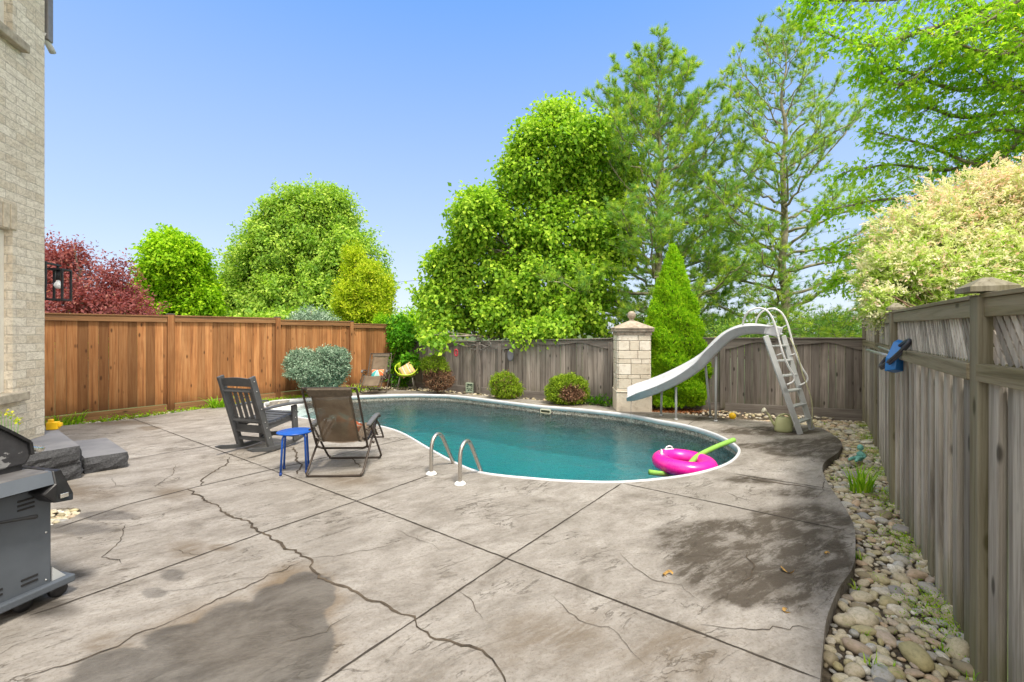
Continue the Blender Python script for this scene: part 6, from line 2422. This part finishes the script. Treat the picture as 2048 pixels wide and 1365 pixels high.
# low green plants by the pillar and mulch
def ground_leaves(name, label, px, py, rx, n_, mat, L, cat='plant', hz=.12, kind=None):
    c = G(px, py)
    root = empty(name, c)
    tag(root, label, cat)
    pos = np.stack([rg_.normal(size=n_) * rx, rg_.normal(size=n_) * .10, rg_.random(n_) * hz], 1)
    v, q, a = spray_leaves(pos, unit(rg_.normal(size=(n_, 3)) + np.array([0, 0, 1.2])), rg_, 4, L, L, L * .5, droop=-.1, spread=L * .6)
    fast_mesh('foliage', v, q, a, mat, root)
ground_leaves('ground_plant', 'low green leafy plants between the patched shrub and the pillar foot', 1202, 808, .34, 160, m_vine, .06)
ground_leaves('ground_plant', 'low bright green plant at the foot of the fence behind the lime chair', 806, 771, .16, 160, m_vine, .08, hz=.35)
mul = leafmat('orange_mulch', [(0, (.16, .05, .02)), (.5, (.36, .13, .05)), (1, (.50, .24, .10))], 0, .9)
c = G(1345, 822)
nmu = 1500
pos = np.stack([rg_.normal(size=nmu) * .42, rg_.normal(size=nmu) * .12 + .12, rg_.random(nmu) * .02 - .03], 1)
d = rg_.normal(size=(nmu, 3)) * np.array([1, 1, .15])
v, q = leaves(pos, d, np.tile(np.array([0, 0, 1.0]), (nmu, 1)) + rg_.normal(size=(nmu, 3)) * .3, .05, .012)
o = fast_mesh('mulch', v, q, np.repeat(rg_.random(nmu), 4), mul)
o.location = c
tag(o, 'orange bark mulch and dead needles under the narrow cedar', 'mulch', kind='stuff')

# vine on the fence corner
vb = Vector((-3.45, 13.35, 0))
vr = empty('climbing_vine', vb)
tag(vr, 'leafy green vine climbing over the corner where the brown and grey fences meet', 'vine')
vl = lobes_px([(798, 648, 20, 14), (808, 672, 18, 20), (812, 700, 20, 24), (822, 722, 16, 12), (790, 672, 8, 20), (782, 724, 14, 8), (796, 730, 16, 8)], 13.2, .5, 0, rg_)
pos, out, _ = crown(vl, 900, rg_, inner=.2, gaps=.1)
v, q, a = spray_leaves(pos - np.array(vb), out, rg_, 7, .2, .095, .075, droop=-.3, spread=.06, flat=.3)
fast_mesh('foliage', v, q, a, m_vine, vr)
mb = MB()
for k in range(6): limb(mb, (rg_.normal() * .1, 0, 0), Vector(vl[k][0]) - vb, .018, .006, rg_, .2, 8, n=5)
mb.build('stems', m_twig, vr)

# grass clumps
def clump(label, loc, n_, h, sp, W, lean=.5, mat=None, cat='grass clump', name='grass_clump'):
    v, q, a = grass_tuft(rg_, n_, h, sp, W, lean)
    o = fast_mesh(name, v, q, a, mat or m_grass)
    o.location = loc
    tag(o, label, cat)
    return o
clump('tall bright green clump of strap leaves among the pebbles below the figurine', G(1722, 986, -.09), 85, .34, .09, .014)
clump('wide low grassy clump beside the brick corner under the brown fence', G(122, 851, -.05), 190, .36, .30, .014, .8)
clump('yellow edged grassy plant against the brown fence left of the rocking chair', G(438, 819, -.05), 90, .40, .16, .022, .8)
clump('pale grassy plant at the brown fence right of the spruce shrub', G(706, 786, -.05), 50, .32, .22, .018, .7)
wl_ = [(1985, 1330), (1968, 1290), (1925, 1240), (2005, 1362), (1960, 1345), (1940, 1362), (1735, 1240), (1722, 1270), (1850, 1205), (1902, 1232), (1840, 1105), (1690, 1150), (1712, 1180), (1775, 1030), (1800, 1050), (1668, 960), (1698, 975),
       (1752, 925), (1748, 960), (1765, 985), (1782, 1010), (1740, 900), (1735, 880), (1700, 862), (1650, 850), (1720, 1120), (1745, 1335), (1790, 1350), (1890, 1300), (1820, 1000), (1760, 1035)]
for i, (px, py) in enumerate(wl_):
    n_ = rg_.integers(5, 13)
    v, q, a = grass_tuft(rg_, n_, rg_.uniform(.05, .12), .03, .0055, .9)
    o = fast_mesh('weed', v, q, a, m_grass)
    o.location = G(px, py, -.085)
    tag(o, 'small sprig of weed sprouting between the pebbles of the right bed', 'weed', 'weeds in the right pebble bed')
# moss and tiny ground cover: uncountable
nmo = 2600
ys = rg_.uniform(2.2, 8.0, nmo)
fx = np.interp(ys, [p.y for p in RF[::-1]], [p.x for p in RF[::-1]])
xs = fx - .06 - np.abs(rg_.normal(size=nmo)) * .16
keep = ~inside(deck_edge, xs, ys) & (np.sin(ys * 5 + xs * 3) + rg_.normal(size=nmo) * .5 > .1)
xs, ys = xs[keep], ys[keep]
pos = np.stack([xs, ys, np.full(len(xs), -.07) + rg_.random(len(xs)) * .03], 1)
v, q, a = spray_leaves(pos[:900], unit(rg_.normal(size=(len(pos[:900]), 3)) * .5 + np.array([0, 0, 1])), rg_, 5, .02, .011, .007, droop=0, spread=.014)
o = fast_mesh('ground_cover', v, q, a, m_lime)
tag(o, 'sparse bright green moss and ground cover along the foot of the right fence', 'ground cover', kind='stuff')
# weeds along the brown fence
nmo = 900
ys = rg_.uniform(7.6, 12.9, nmo)
xs = -13.86 + .75 * ys + .18 + np.abs(rg_.normal(size=nmo)) * .13
keep = ~inside(deck_edge, xs, ys)
pos = np.stack([xs, ys, np.full(nmo, -.04)], 1)[keep]
v, q, a = spray_leaves(pos, unit(rg_.normal(size=(len(pos), 3)) * .5 + np.array([0, 0, 1])), rg_, 5, .05, .04, .018, droop=0, spread=.03)
tag(fast_mesh('ground_cover', v, q, a, m_lime), 'low weeds along the foot of the brown fence', 'ground cover', kind='stuff')
# flowers on the wall behind the grill
fb = G(20, 960)
yb = Vector((-4.55, 3.95, 0))
yb = P(18, 838, 4.0)
root = empty('yellow_flowers', (yb.x, yb.y, 0))
tag(root, 'few pale yellow flowers on thin stems in front of the brick wall', 'plant')
m = MB()
hd_ = []
for k in range(6):
    q = P(2 + k * 7, 828 + 12 * (k / 6) + rg_.normal() * 3, 4.0) - Vector(root.location)
    m.tube([(rg_.normal() * .05, rg_.normal() * .05, 0), (q.x * .8, q.y * .8, q.z * .6), tuple(q)], .0018, 4)
    hd_.append(q[:])
m.build('stems', m_vine, root)
v, q, a = spray_leaves(np.array(hd_), unit(rg_.normal(size=(6, 3))), rg_, 10, .03, .022, .016, droop=0, spread=.012)
fast_mesh('petals', v, q, np.clip(a + .4, 0, .99), m_gold, root)

# distant wires
wm = simple('wire', (.05, .05, .055), .6)
for a_, b_ in (((780, 602), (900, 585)), ((770, 648), (900, 640)), ((560, 560), (900, 548))):
    m = MB()
    A_, B_ = P(a_[0] - 600, a_[1] + 70, 60), P(b_[0] + 800, b_[1] - 90, 60)
    m.tube([A_.lerp(B_, t) + Vector((0, 0, -1.2 * math.sin(t * PI))) for t in np.linspace(0, 1, 16)], .022, 4)
    o = m.build('power_line', wm)
    tag(o, 'thin overhead power line crossing the pale sky between the trees', 'wire', 'overhead power lines')
